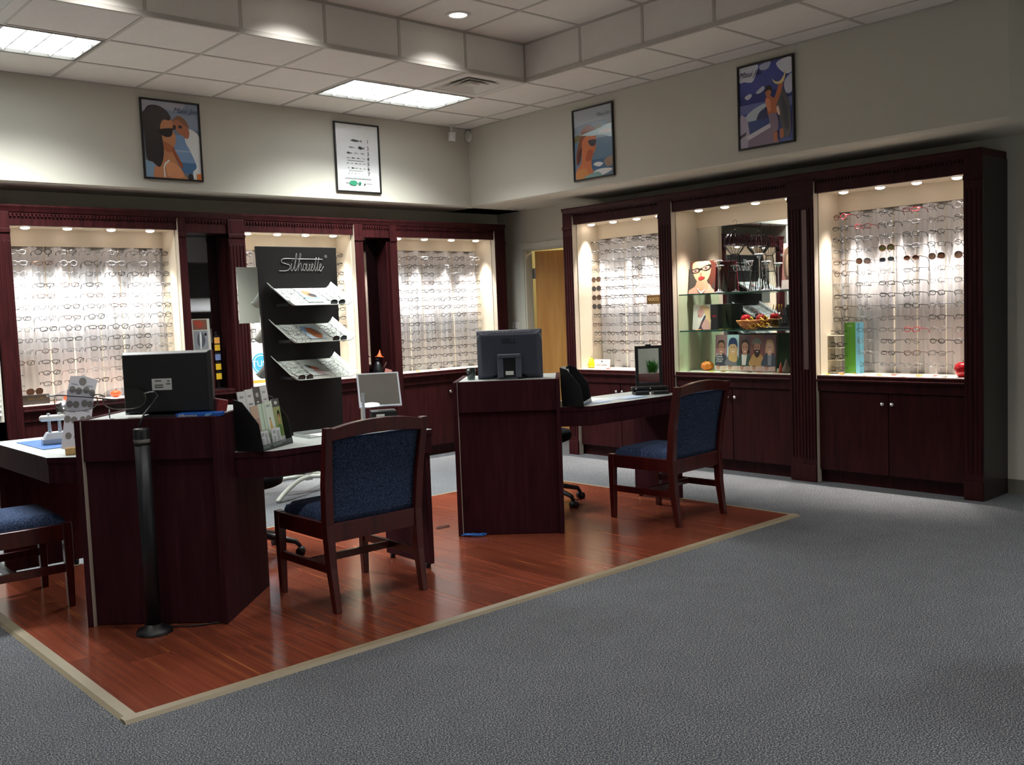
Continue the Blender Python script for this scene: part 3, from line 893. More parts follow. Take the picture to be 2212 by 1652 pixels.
for j in range(13):
    for i in (0, 5):
        if j < 10 and not (i == 0 and j in (4, 5)):
            place(CAB_B, i, 6, j, fB, 'lit cabinet behind the black tower')
if stuff_mb.v:
    o = part('eyeglasses', stuff_mb, FRAME_COL['black'])
    o['kind'] = 'stuff'; tag(o, 'remaining rows of dark eyeglasses in the corner cabinet and behind the tower', 'eyeglasses')
for cab, cx, zs, back, loc0, sgn, zb, zv in ((CAB_A, colsA, rowsA, A_BACK, -3.50, 1, A_ZB, 2.015), (CAB_B, colsB, rowsA, A_BACK, -1.72, 1, A_ZB, 2.015), (CAB_C, colsC, rowsC, A_BACK, -.10, 1, A_ZB, 2.03),
                                           (CAB_1, cols1, rows3, B_BACK, .805, -1, B_ZB, 2.045), (CAB_3, cols3, rows3, B_BACK, -1.835, -1, B_ZB, 2.045)):
    xs = [(c - loc0) * sgn for c in cx]
    pegs(cab, xs, zs, back)

# ================================================================== WORKSTATIONS
R45 = Matrix.Rotation(PI / 4, 4, 'Z')          # world-aligned shapes inside the 45 degree desk frame
def workstation(label, loc, left_wing):
    t = thing('corner_desk', label, 'desk', loc, -PI / 4, 'mahogany fitting desks with corner pedestals')
    hw, dp, h = .3275, .64, .965
    part('pedestal_body', MB().box(-hw + .03, hw - .02, .04, dp, .01, h - .03), deskwood, t)
    part('front_band', MB().box(-hw + .03, hw - .022, .010, .045, .775, h), deskwood, t, bevel=.002)
    part('front_panel', MB().box(-hw + .03, hw - .022, .030, .045, .012, .775), deskwood, t)
    sp = part('side_panel', MB().box(-hw, -hw + .028, 0, dp, 0.0, h), deskwood, t, bevel=.002)
    part('edge_strip', MB().box(-hw + .028, -hw + .0295, .001, .030, .003, h - .004), edge_white, sp)
    part('side_panel', MB().box(hw - .024, hw, .004, dp, 0.0, h), deskwood, t, bevel=.002)
    part('pedestal_top', MB().box(-hw + .028, hw - .024, .012, dp, h - .03, h - .004), laminate, t)
    def wing(poly, edge_a, edge_b, end, mirror=False):
        P = [((y, x) if mirror else (x, y)) for x, y in poly]
        if mirror:
            P = P[::-1]
        w_ = part('desk_top', MB().prism(P, .742, .770, 0, R45, top_mi=1), [deskwood, laminate], t)
        ins = []
        part('apron', MB().prism(edge_a, .645, .742, 0, R45), deskwood, t)
        part('end_panel', MB().box(*end, .035, .742, 0, R45), deskwood, t, bevel=.002)
        x0, x1, y0, y1 = end
        for (fx, fy) in ((( x0 + x1) / 2, y0 + .04), ((x0 + x1) / 2, y1 - .04)) if not mirror else ((x0 + .04, (y0 + y1) / 2), (x1 - .04, (y0 + y1) / 2)):
            part('foot', MB().lathe([(.014, 0), (.016, .035)], (fx, fy, 0), 10, 0, R45), black, t)
    # right wing
    pr = [(.3765, -.065), (.5165, -.2075), (1.4665, -.2075), (1.4665, .245), (.69, .245)]
    wing(pr, [(.378, -.061), (.5175, -.2035), (1.462, -.2035), (1.462, -.175), (.53, -.175), (.40, -.04)], None, (1.425, 1.455, -.19, .225))
    if left_wing:
        pl = [(.42, -.10), (.578, -.2575), (1.58, -.2575), (1.58, .2), (.66, .2)]
        wing(pl, [(-.096, .424), (-.2535, .58), (-.2535, 1.576), (-.225, 1.576), (-.225, .59), (-.075, .44)], None, (-.24, .18, 1.54, 1.57), mirror=True)
    return t
D1 = (-3.7365, -1.375)
DOFF = (2.24, .06)
DK1 = workstation('dark mahogany corner desk with two wings standing behind the black pole', (D1[0], D1[1], 0), True)
DK2 = workstation('dark mahogany corner desk with one wing carrying the slate monitor', (D1[0] + DOFF[0], D1[1] + DOFF[1], 0), False)

# ================================================================== CHAIRS
def guest_chair(label, loc, rz):
    t = thing('guest_chair', label, 'chair', loc, rz, 'blue upholstered guest chairs')
    def legbar(pts, wx, wy):
        mb = MB(); v = []
        for (x, y, z, s) in pts:
            v += [(x - wx * s, y - wy * s, z), (x + wx * s, y - wy * s, z), (x + wx * s, y + wy * s, z), (x - wx * s, y + wy * s, z)]
        f = [(3, 2, 1, 0)] + [(4 * i + k, 4 * i + (k + 1) % 4, 4 * i + 4 + (k + 1) % 4, 4 * i + 4 + k) for i in range(len(pts) - 1) for k in range(4)]
        nn = len(pts) - 1
        f.append(tuple(4 * nn + k for k in range(4)))
        return mb.add(v, f)
    glide = pm('white_nylon_glide', '#cfcfcf', rough=.4)
    for s in (-1, 1):
        fl = part('leg', legbar([(s * .245, .235, .008, .75), (s * .245, .235, .34, 1), (s * .245, .235, .43, 1)], .021, .021), wood2, t, bevel=.003)
        part('glide', MB().lathe([(.010, 0), (.010, .009)], (s * .245, .235, 0), 8), glide, fl)
        rl = part('leg', legbar([(s * .25, -.285, .008, .75), (s * .252, -.255, .22, .95), (s * .255, -.245, .42, 1.05), (s * .262, -.265, .62, 1), (s * .272, -.315, .885, .85)], .020, .024), wood2, t, bevel=.003)
        part('glide', MB().lathe([(.010, 0), (.010, .009)], (s * .25, -.285, 0), 8), glide, rl)
        part('stretcher', MB().box(s * .245 - .011, s * .245 + .011, -.25, .22, .185, .225), wood2, t, bevel=.002)
        part('seat_rail', MB().box(s * .245 - .014, s * .245 + .014, -.235, .22, .345, .425), wood2, t, bevel=.002)
    part('stretcher', MB().box(-.236, .236, -.03, -.008, .187, .223), wood2, t, bevel=.002)
    part('front_rail', MB().box(-.228, .228, .221, .249, .345, .425), wood2, t, bevel=.002)
    part('rear_rail', MB().box(-.236, .236, -.262, -.234, .335, .425), wood2, t, bevel=.002)
    # seat cushion, domed
    def seat(u, v):
        x = -.232 + .464 * u; y = -.225 + .475 * v
        ed = min(u, 1 - u, v, 1 - v)
        return (x, y, .415 + .055 * min(1, (ed / .10)) ** .5 + .012 * math.sin(PI * u) * math.sin(PI * v))
    part('seat', MB().grid(seat, 20, 20, thick=(0, 0, -.012)), bluefab, t)
    # upholstered back panel, gently curved
    def bk(u, v):
        z = .425 + .405 * v
        k = (z - .42) / .465
        y = -.245 - .02 * k - .055 * k * k
        return (-.238 + .476 * u - (0.5 - u) * .02 * k, y - .012 * math.sin(PI * u), z)
    mb = MB().grid(bk, 14, 14, thick=(0, .032, 0))
    part('backrest', mb, bluefab, t)
    # arched crest rail
    nseg = 16; v = []
    for k in range(nseg + 1):
        u = k / nseg; x = -.285 + .57 * u
        zt = .872 + .036 * (1 - (2 * u - 1) ** 2) + (.012 if k in (0, nseg) else 0)
        zb = .818 + .022 * (1 - (2 * u - 1) ** 2)
        yb = -.300 - .018 * math.sin(PI * u) - .004
        v += [(x, yb - .019, zb), (x, yb + .019, zb), (x, yb + .012, zt), (x, yb - .026, zt)]
    f = [(3, 2, 1, 0), tuple(4 * nseg + q for q in range(4))] + [(4 * i + q, 4 * i + (q + 1) % 4, 4 * i + 4 + (q + 1) % 4, 4 * i + 4 + q) for i in range(nseg) for q in range(4)]
    part('crest_rail', MB().add(v, f), wood2, t, bevel=.003)
    return t
guest_chair('blue upholstered wooden chair in front of the left desk', (-2.822, -1.565, 0), 0.0)
guest_chair('blue upholstered wooden chair in front of the right desk', (-.46, -1.685, 0), math.radians(3))
guest_chair('blue upholstered wooden chair cut by the left edge beside the desk wing', (-4.13, -.46, 0), math.radians(-92))

def stool(label, loc, rz, seat_h):
    t = thing('rolling_stool', label, 'stool', loc, rz, 'black rolling stools behind the desks')
    part('seat', MB().lathe([(0, seat_h - .05), (.17, seat_h - .05), (.205, seat_h - .035), (.215, seat_h), (.20, seat_h + .028), (.12, seat_h + .04), (0, seat_h + .042)], seg=26), blackfab, t)
    part('column', MB().lathe([(.028, .10), (.028, .30), (.019, .30), (.019, seat_h - .05)], seg=14), black, t)
    for k in range(5):
        a = 2 * PI * k / 5; c, s = math.cos(a), math.sin(a)
        lg = part('leg', MB().tube([(.02 * c, .02 * s, .14), (.15 * c, .15 * s, .115), (.27 * c, .27 * s, .085), (.295 * c, .295 * s, .055)], [.024, .02, .016, .012], seg=8), black, t)
        part('caster', MB().tube([(.295 * c - .022 * s, .295 * s + .022 * c, .027), (.295 * c + .022 * s, .295 * s - .022 * c, .027)], .027, seg=14), black, lg)
    return t
stool('black rolling stool tucked behind the left desk', (-2.83, -.50, 0), .55, .47)
stool('black rolling stool tucked behind the right desk', (-.66, -.74, 0), .95, .50)

# ================================================================== THINGS ON THE DESKS
def kloc(C, x, y, z=0.0):
    q = math.sqrt(.5)
    return (C[0] + x * q + y * q, C[1] - x * q + y * q, z)
C1 = D1; C2 = (D1[0] + DOFF[0], D1[1] + DOFF[1])
ZP, ZD = .961, .770             # pedestal top, desk top
sticker = pm('label_paper', '#d8d8d4', rough=.5, var=.02)
ink = pm('grey_print', '#6e6e70', rough=.6)
# monitor seen from behind, left desk
t = thing('monitor', 'flat black monitor seen from behind with a white label, left desk', 'monitor', kloc(C1, .07, .10, ZP), -PI / 4)
part('stand_base', MB().box(-.10, .10, -.05, .12, 0, .012), monblack, t, bevel=.004)
part('stand_neck', MB().box(-.03, .03, .02, .05, .012, .14), monblack, t, bevel=.004)
def shell(w, h, d, inset, z0):
    mb = MB()
    hw = w / 2
    v = [(-hw, d, z0), (hw, d, z0), (hw, d, z0 + h), (-hw, d, z0 + h), (-hw, d * .45, z0), (hw, d * .45, z0), (hw, d * .45, z0 + h), (-hw, d * .45, z0 + h),
         (-hw + inset, 0, z0 + inset), (hw - inset, 0, z0 + inset), (hw - inset, 0, z0 + h - inset), (-hw + inset, 0, z0 + h - inset)]
    f = [(0, 3, 2, 1)] + [(k, (k + 1) % 4, 4 + (k + 1) % 4, 4 + k) for k in range(4)] + [(4 + k, 4 + (k + 1) % 4, 8 + (k + 1) % 4, 8 + k) for k in range(4)] + [(8, 9, 10, 11)]
    return mb.add(v, f)
sc = part('screen_housing', shell(.42, .29, .05, .012, .012), monblack, t, bevel=.004)
part('label', MB().box(-.065, .028, -.0015, 0.0, .125, .178), sticker, sc)
lb = MB()
for k, (a, b, z) in enumerate(((-.052, -.012, .135), (-.052, -.012, .145), (.002, .022, .150), (.008, .020, .163), (-.05, -.02, .165))):
    lb.box(a, b, -.0022, -.0016, z, z + .006)
part('label_print', lb, ink, sc)
part('display_glass', MB().box(-.205, .205, .0502, .0512, .024, .290), pm('dark_screen', '#0a0b0e', rough=.1), sc)
# slate monitor, right desk
t = thing('monitor', 'slate grey monitor seen from behind with ribbed corners on the right desk', 'monitor', kloc(C2, .018, .20, ZP), -PI / 4)
part('stand_base', MB().lathe([(.11, 0), (.11, .008), (.09, .016)], (0, .06, 0), 24), monblack, t)
nk = MB().box(-.075, -.038, -.04, .02, .012, .145).box(.038, .075, -.04, .02, .012, .145).box(-.075, .075, -.045, .02, .135, .160)
st = part('stand_neck', nk, pm('monitor_stand_grey', '#4c4f5c', rough=.4), t, bevel=.006)
part('stand_inner', MB().box(-.038, .038, -.028, -.02, .012, .135), monblack, st)
part('label', MB().box(-.025, .025, -.030, -.0282, .028, .052), sticker, st)
sc = part('screen_housing', shell(.415, .31, .06, .030, .0), monblue, t, loc=(0, .02, 0), bevel=.006)
vm_ = MB()
for k in range(30):
    x = -.135 + .27 * k / 29
    vm_.box(x - .0016, x + .0016, .005, .02, .290, .302)
for s in (-1, 1):
    for k in range(6):
        vm_.add([(s * (.165 + .007 * k), .006, .288 - .002 * k), (s * (.168 + .007 * k), .006, .288 - .002 * k), (s * (.196 + .002 * k), .016, .300 - .012 * k), (s * (.194 + .002 * k), .016, .302 - .012 * k)], [(0, 1, 2, 3)])
part('vent_ribs', vm_, silver_plastic, sc)
lg = MB(); text_mb(lg, 'DELL', .042, T(0, -.0005, .238) @ FACE)
part('logo', lg, pm('logo_dark', '#14151a', rough=.3), sc)
part('display_glass', MB().box(-.20, .20, .0602, .0612, .012, .298), MATS['dark_screen'], sc)
# drinking glass beside slate monitor
t = thing('glass_tumbler', 'small clear glass tumbler beside the slate monitor', 'glass', kloc(C2, -.235, .27, ZP))
part('tumbler', MB().lathe([(.024, 0), (.032, .075), (.030, .075), (.022, .006)], seg=18), clear_mat('tumbler_glass', '#9db0b0', refl=.12), t)
# blue card box and red card box on the left pedestal
t = thing('blue_booklet', 'blue printed booklet lying on the front edge of the left pedestal', 'booklet', kloc(C1, .235, .05, ZP), -PI / 4 + .05)
part('cover', MB().box(-.10, .10, -.02, .06, 0, .018), pm('blue_print', '#1f5fb8', rough=.3, var=.2, scale=30), t, bevel=.002)
tx = MB(); text_mb(tx, 'difference', .022, T(-.045, -.0212, .009) @ FACE)
part('lettering', tx, white, t)
part('print_motif', MB().add([(.03, -.0208, .003), (.05, -.0208, .004), (.07, -.0208, .015), (.04, -.0208, .016)], [(0, 1, 2, 3)]), pm('pale_blue_print', '#7db4e6', rough=.3), t)
t = thing('card_box', 'dark red leaning card box at the right of the left pedestal', 'box', kloc(C1, .27, .17, ZP), -PI / 4 + .35)
rb_ = part('box', MB().box(-.045, .045, -.022, .022, 0, .072, 0, T(ry=.22)), pm('red_leatherette', '#5c1c20', rough=.45), t, bevel=.003)
part('front_label', MB().box(.002, .045, -.0235, -.0222, .004, .07, 0, T(ry=.22)), pm('red_print', '#8a3230', rough=.4), t)
part('white_tab', MB().box(.02, .05, -.0245, -.0237, .008, .02, 0, T(ry=.22)), sticker, t)

# tiered brochure holder with brochures
HR = math.radians(34)
def holder(label, loc):
    t = thing('brochure_holder', label, 'holder', loc, HR)
    prof = [(.068, 0), (-.072, 0), (-.052, .13), (.030, .235), (.076, .25), (.074, .13)]
    for x in (-.15, .145):
        mb = MB(); n_ = len(prof)
        mb.add([(x, a, b) for a, b in prof] + [(x + .005, a, b) for a, b in prof], [tuple(range(n_)), tuple(range(n_, 2 * n_))[::-1]] + [(i, (i + 1) % n_, (i + 1) % n_ + n_, i + n_) for i in range(n_)])
        part('side_panel', mb, black, t)
    part('back_panel', MB().add([(-.145, .064, 0), (.145, .064, 0), (.145, .070, .245), (-.145, .070, .245), (-.145, .068, 0), (.145, .068, 0), (.145, .074, .245), (-.145, .074, .245)],
         [(0, 1, 2, 3), (7, 6, 5, 4), (0, 4, 5, 1), (1, 5, 6, 2), (2, 6, 7, 3), (3, 7, 4, 0)]), black, t)
    part('tray', MB().box(-.145, .145, -.068, .066, 0, .004), black, t)
    part('front_lip', MB().box(-.145, .145, -.070, -.066, .004, .030), clear_mat('smoke_acrylic', '#b9c0c0', refl=.06), t)
    part('divider', MB().box(-.145, .145, 0.0, .003, .004, .10, 0, T(rx=-.1)), black, t)
    return t
hp = kloc(C1, .435, .365, ZD)
holder('black tiered holder full of brochures beside the left pedestal', hp)
def brochure(label, base_loc, x, y, z, w, h, layers, tilt=-.14):
    t = thing('brochure', label, 'brochure', (0, 0, 0), 0, 'brochures in the black holder')
    t.matrix_world = Matrix.Translation(base_loc) @ Matrix.Rotation(HR, 4, 'Z') @ T(x, y, z, rx=tilt)
    part('sheets', MB().box(-w / 2, w / 2, 0, .004, 0, h), sticker, t)
    art(t, w, h, layers, y=-.0004, gain=1.5)
    return t
G = '#c9ccc9'
br = [('white brochure with grey heading, left of the rear tier', -.108, .030, .10, .070, .185, [(G, FULL), ('#8c8f92', rect(.2, .12, .7, .18)), ('#77797c', rect(.2, .42, .8, .46))]),
      ('plain white brochure second from left in the rear tier', -.036, .029, .10, .070, .190, [('#d3d5d4', FULL), ('#8a8c8f', rect(.25, .15, .7, .2)), ('#75777a', rect(.2, .36, .75, .40))]),
      ('charcoal topped brochure in the rear tier', .036, .029, .10, .070, .195, [('#55524f', FULL), ('#a5a5a3', ell(.5, .2, .2, .06)), ('#c9c9c7', rect(.3, .36, .6, .40)), ('#c0c2c0', rect(0, .5, 1, 1))]),
      ('white folded leaflet at the right of the rear tier', .108, .029, .10, .068, .198, [('#cfd3d1', FULL), ('#9aa0a0', rect(.2, .14, .7, .20)), ('#808485', rect(.25, .34, .7, .37))]),
      ('tan brochure with a standing figure in blue, front tier', -.108, -.036, .010, .068, .205, [('#9c8272', FULL), ('#b59a86', rect(0, 0, 1, .3)), ('#4c5a86', curve([(.4, .5), (.65, .5), (.75, .72), (.6, .85), (.4, .8)])), ('#b08a78', ell(.5, .44, .12, .05)), ('#b9bcbc', rect(0, .82, 1, 1))]),
      ('pale green brochure with narrow stripes in the front tier', -.040, -.037, .010, .064, .21, [('#b7c6b4', FULL), ('#7d9a80', rect(.5, 0, .62, .6)), ('#8f9d8a', rect(.0, .6, 1, .8)), ('#b7bab9', rect(0, .8, 1, 1))]),
      ('pale green brochure with two walking figures, front tier', .030, -.037, .010, .070, .215, [('#c0cdbd', FULL), ('#8b8f8d', rect(.2, .08, .7, .13)), ('#6d5238', ell(.42, .40, .08, .035)), ('#c2985f', curve([(.33, .46), (.55, .46), (.62, .7), (.5, .85), (.35, .75)])), ('#b4b7b6', rect(0, .86, 1, 1))]),
      ('olive brochure with a dark haired woman, right of the front tier', .105, -.037, .010, .072, .22, [('#8a935f', FULL), ('#4d4b48', rect(0, 0, 1, .18)), ('#b2b4b2', ell(.5, .09, .22, .04)), ('#1e1714', ell(.62, .36, .16, .1)), ('#b98a66', curve([(.55, .36), (.66, .36), (.72, .5), (.62, .62), (.5, .5)])), ('#5d7a45', curve([(.2, .62), (.7, .6), (.8, .8), (.3, .85)])), ('#b7bab8', rect(0, .86, 1, 1))])]
for b_ in br:
    brochure(b_[0], hp, *b_[1:])
for k, (x, w) in enumerate(((-.085, .075), (.03, .085))):
    brochure(['small white card with fine print, left front pocket', 'small white two column card, right front pocket'][k], hp, x, -.052, .006, w, .085,
             [('#c2c5c6', FULL), ('#8d9093', rect(.12, .1, .45, .3)), ('#9a9da0', rect(.12, .4, .4, .85)), ('#9a9da0', rect(.55, .15, .88, .85))], tilt=-.12)
# file holder of the right desk
hp2 = kloc(C2, .435, .365, ZD)
holder('black tiered file holder with folded papers on the right desk', hp2)
for k, (x, y, h, a) in enumerate(((-.10, .045, .155, '#b9bec6'), (-.06, .04, .15, '#c7ccd4'), (.02, .04, .13, '#d3d6da'), (-.10, -.03, .10, '#c4c9cf'))):
    t = brochure(['grey printed sheet standing at the back of the right desk holder', 'pale folded paper standing in the right desk holder', 'white sheet at the right of the right desk holder', 'short grey leaflet in the front of the right desk holder'][k],
                 hp2, x, y, .10 if k < 3 else .01, .07, h, [(a, FULL), ('#9aa0a8', rect(.1, .1, .8, .2)), ('#a8adb4', rect(.1, .35, .8, .8))])
    t['group'] = 'papers in the right desk holder'

# stanchion post
t = thing('stanchion_post', 'black stanchion post standing in front of the left desk', 'post', (-3.782, -1.455, 0))
part('base', MB().lathe([(.078, 0), (.080, .012), (.074, .026), (.045, .034), (.036, .05)], seg=28), black, t)
part('tube', MB().lathe([(.033, .04), (.033, .86)], seg=24), pm('dark_grey_powder_coat', '#1c1d21', rough=.42, spec=.4), t)
part('belt_head', MB().lathe([(.034, .86), (.035, .865), (.035, .925), (.031, .932), (0, .933)], seg=24), pm('belt_head_plastic', '#232327', rough=.3), t)
part('worn_label', MB().lathe([(.0344, .868), (.0352, .870), (.0352, .884), (.0344, .886)], seg=24), pm('scuffed_label', '#7b7873', rough=.5, var=.4, scale=60), t)

# oversized display glasses on the left pedestal
t = thing('display_glasses', 'oversized silver display eyeglasses standing on the left pedestal', 'glasses', kloc(C1, -.225, .045, ZP), math.radians(-43))
tint = clear_mat('tinted_lens', '#c4c4cb', refl=.04)
wire = pm('giant_frame_metal', '#8d8880', rough=.2, metal=1.0)
for s in (-1, 1):
    cx = s * .112; pts = []
    for k in range(28):
        a = 2 * PI * k / 28; c, sn = math.cos(a), math.sin(a)
        pts.append((cx + .100 * math.copysign(abs(c) ** .75, c), .012 * abs(cx) / .1, .095 + .050 * math.copysign(abs(sn) ** .8, sn)))
    part('lens', MB().add(pts, [tuple(range(28))]), tint, t)
    low = [q for q in pts if q[2] < .112]
    low.sort(key=lambda q: math.atan2(q[2] - .16, q[0] - cx))
    part('rim_wire', MB().tube(low, .0022, seg=6), wire, t)
    part('end_piece', MB().tube([(s * .205, .012, .115), (s * .232, .016, .120), (s * .250, .026, .119)], .0042, seg=8), chrome, t)
part('temple', MB().tube([(.250, .026, .119), (.262, .03, .10), (.258, -.03, .07), (.245, -.10, .03), (.235, -.14, -.02)], [.003, .003, .003, .004, .005], seg=8), pm('temple_dark', '#26262a', rough=.3), t)
part('temple', MB().tube([(-.250, .026, .119), (-.20, .05, .118), (-.08, .055, .105), (.06, .055, .085)], [.003, .003, .003, .004], seg=8), MATS['temple_dark'], t)
part('bridge', MB().tube(curve([(-.03, 0, .105), (-.012, -.006, .118), (.012, -.006, .118), (.03, 0, .105)], 5, False), .003, seg=8), wire, t)
for s in (-1, 1):
    part('nose_pad', MB().ball((s * .014, .02, .082), (.005, .004, .016), 10, 7), clear_mat('pad_silicone', '#c8ccd0', refl=.15), t)
part('support_rod', MB().tube([(.04, .012, .0), (.04, .012, .048)], .003, seg=8).lathe([(.018, 0), (.018, .004), (.004, .006)], (.04, .012, 0), 16), steel, t)

# lens tint card in a wooden block
t = thing('lens_tint_card', 'white card printed with grey lens ovals in a wooden block', 'card', (0, 0, 0))
t.matrix_world = Matrix.Translation((-3.845, -.78, ZD)) @ Matrix.Rotation(math.radians(-14), 4, 'Z')
part('wood_block', MB().box(-.055, .045, -.03, .03, 0, .035), pinewood, t, bevel=.003)
LM = T(-.02, 0, .02, ry=math.radians(13), rx=math.radians(-24))
cp = [(-.055, 0), (.055, 0), (.064, .12), (.062, .30), (.068, .385), (.012, .395), (0.0, .402), (-.012, .395), (-.060, .385), (-.064, .30), (-.058, .12)]
n_ = len(cp)
cd = part('card', MB().add([(x, -.0015, z) for x, z in cp] + [(x, .0015, z) for x, z in cp], [tuple(range(n_)), tuple(range(n_, 2 * n_))[::-1]] + [(i, (i + 1) % n_, (i + 1) % n_ + n_, i + n_) for i in range(n_)], M=LM), pm('white_card', '#d9d9e2', rough=.4, var=.02), t)
om = pm('grey_lens_ink', '#77746f', rough=.4, var=.05)
for (x, z, r) in [(0, .365, .022), (-.042, .315, .019), (-.012, .312, .019), (.022, .322, .019), (.050, .312, .018), (-.045, .235, .019), (-.016, .238, .019), (.022, .25, .019), (.048, .25, .018), (-.045, .155, .019), (-.015, .155, .019), (.024, .165, .016), (.05, .175, .016), (-.03, .07, .018), (.01, .07, .018)]:
    part('lens_print', MB().add([(x + r * .8 * math.cos(a), -.0022, z + r * math.sin(a)) for a in [2 * PI * q / 18 for q in range(18)]], [tuple(range(18))], M=LM), om, cd)
for (x, z, w) in [(-.035, .345, .03), (.035, .345, .03), (-.03, .198, .03), (.035, .21, .028)]:
    part('print_line', MB().box(x - w / 2, x + w / 2, -.0022, -.0018, z - .003, z + .003, M=LM), pm('print_lavender', '#9c9cac', rough=.5), cd)

# pupil gauge on a blue mat
t = thing('blue_mat', 'blue fitting mat lying on the left desk wing', 'mat', (-3.80, -.21, ZD))
part('mat', MB().box(-.11, .11, -.24, .24, 0, .004), pm('blue_mat_vinyl', '#3566a8', rough=.45, var=.06), t, bevel=.0015)
t = thing('pupil_gauge', 'white and silver optical measuring device standing on the blue mat', 'instrument', (-3.79, -.235, ZD + .004), math.radians(-10))
part('base', MB().prism([(-.06, -.045), (.065, -.045), (.065, .045), (-.06, .045)], 0, .028).add([(-.055, -.042, .028), (.06, -.042, .028), (.06, .04, .028), (-.055, .04, .028), (-.035, -.02, .062), (.06, -.02, .062), (.06, .035, .062), (-.035, .035, .062)],
     [(0, 1, 5, 4), (1, 2, 6, 5), (2, 3, 7, 6), (3, 0, 4, 7), (4, 5, 6, 7)]), silver_plastic, t, bevel=.004)
for x in (-.018, .032):
    part('post', MB().lathe([(.009, .05), (.008, .128)], (x, .005, 0), 12), silver_plastic, t)
part('bar', MB().tube([(-.065, 0, .138), (-.055, 0, .138), (.08, 0, .138)], [.010, .017, .017], seg=14), white, t)
dsk = MB().lathe([(0, -.006), (.042, -.006), (.042, .006), (0, .006)], seg=26, M=T(.062, .01, .178, rx=PI / 2 - .3, rz=-.3))
dk_ = part('dial', dsk, chrome, t)
part('knob', MB().lathe([(.008, 0), (.008, .012)], (-.02, 0, .152), 10).lathe([(.006, 0), (.006, .01)], (.03, 0, .153), 10), silver_plastic, t)

# LED tabletop mirror, left desk right wing
t = thing('desk_mirror', 'square silver tilting desk mirror with a glowing lamp, left desk', 'mirror', (-2.40, -1.30, ZD), math.radians(-28))
part('base', MB().box(-.06, .08, -.05, .07, 0, .10), black, t, bevel=.004)
part('base_label', MB().box(-.035, .01, -.0515, -.0505, .05, .085), sticker, t)
part('post', MB().box(-.105, -.09, -.006, .006, 0, .20), silver_plastic, t)
MM = T(0, .02, .12, rx=math.radians(-32))
fr_ = part('frame', MB().box(-.118, .118, 0, .012, 0, .215, M=MM), silver_plastic, t, bevel=.003)
part('mirror_plate', MB().box(-.108, .108, -.0015, 0, .012, .205, M=MM), mirror_m, fr_)
part('lamp', MB().ball((-.055, -.006, .012), (.048, .012, .012), 16, 8, M=MM), emat('led_glow', '#f1f5ff', 6.0), t)
# acrylic sign holder lying by the far edge
t = thing('acrylic_tray', 'flat clear acrylic tray on the far edge of the left desk wing', 'tray', (-2.70, -1.24, ZD))
part('tray', MB().box(-.17, .17, -.08, .08, 0, .004).box(-.17, .17, .074, .08, .004, .022).box(-.17, -.164, -.08, .074, .004, .016), pm('pale_grey_plastic', '#a7adab', rough=.25), t)
part('sheet', MB().box(-.10, .15, -.07, .05, .0045, .0055), pm('white_paper', '#dcdcd8', rough=.6), t)

# right desk wing: papers, black tray, clamp mirror
for k, (x, y, r, c) in enumerate(((-.78, -1.36, .12, '#cdd6e2'), (-.55, -1.30, -.10, '#dfe3e6'), (-.66, -1.22, .30, '#e6e8ea'), (-.42, -1.36, .05, '#c6d2e0'))):
    t = thing('paper_sheet', ['blue tinted form lying nearest the right desk holder', 'white form in the middle of the right desk wing', 'white sheet turned askew at the back of the right desk wing', 'pale blue form lying beside the black mirror base'][k], 'paper', (x, y, ZD + .0006 * k), r, 'papers on the right desk')
    part('sheet', MB().box(-.12, .12, -.085, .085, 0, .0006), pm('paper_%d' % k, c, rough=.6, var=.03), t)
    if k in (0, 3):
        part('print_band', MB().box(-.11, .11, -.08, -.05, .0007, .0009), pm('blue_form_print', '#7d9cc9', rough=.6), t)
t = thing('clamp_mirror', 'black framed upright mirror on a black tray, right desk', 'mirror', (-.165, -1.33, ZD), math.radians(-36))
part('tray', MB().box(-.115, -.015, -.06, .05, 0, .022).box(.02, .13, -.05, .05, 0, .018), black, t, bevel=.003)
part('tray_lip', MB().box(-.11, -.02, -.062, -.058, .026, .030), steel, t)
part('tray_lip', MB().box(.03, .125, -.052, -.048, .024, .028), steel, t)
part('base_bar', MB().box(-.13, .13, -.02, .03, .030, .055), black, t, bevel=.006)
part('post', MB().box(-.12, .12, -.008, .016, .022, .032), black, t)
MM = T(0, 0, .058, rx=math.radians(-1.5))
fr_ = MB()
for (a, b, c, d) in ((-.095, .095, 0, .02), (-.095, .095, .262, .282), (-.095, -.075, .02, .262), (.075, .095, .02, .262)):
    fr_.box(a, b, -.006, .012, c, d, M=MM)
fr_.box(-.02, .02, -.004, .010, .282, .292, M=MM)
fo = part('frame', fr_, black, t)
part('mirror_plate', MB().box(-.075, .075, 0, .006, .02, .262, M=MM), mirror_m, fo)
part('clamp_screw', MB().ball((0, -.024, .043), .006, 8, 6).ball((-.10, -.024, .043), .007, 8, 6), chrome, t)

# cables on the floor by the desks
t = thing('network_cable', 'coiled blue cable on the floor under the right pedestal', 'cable', (0, 0, 0))
cb = []
for k in range(60):
    a = k * .42; r = .035 + .012 * math.sin(k * .7)
    cb.append((r * math.cos(a) * 1.7, r * math.sin(a) * .5, .012 + .004 * math.sin(k * 1.3)))
t.location = kloc(C2, -.23, -.005, .008); t.rotation_euler = (0, 0, -PI / 4)
part('cord', MB().tube(cb, .0035, seg=5), pm('blue_cable', '#1d64b8', rough=.4), t)
t = thing('power_cable', 'thin black cable on the floor under the left pedestal', 'cable', (0, 0, 0))
t.location = kloc(C1, .05, -.01, .008); t.rotation_euler = (0, 0, -PI / 4)
part('cord', MB().tube(curve([(-.12, .03, .006), (-.02, -.015, .006), (.08, -.02, .008), (.15, -.005, .006), (.24, .03, .006)], 6, False), .004, seg=5), black, t)
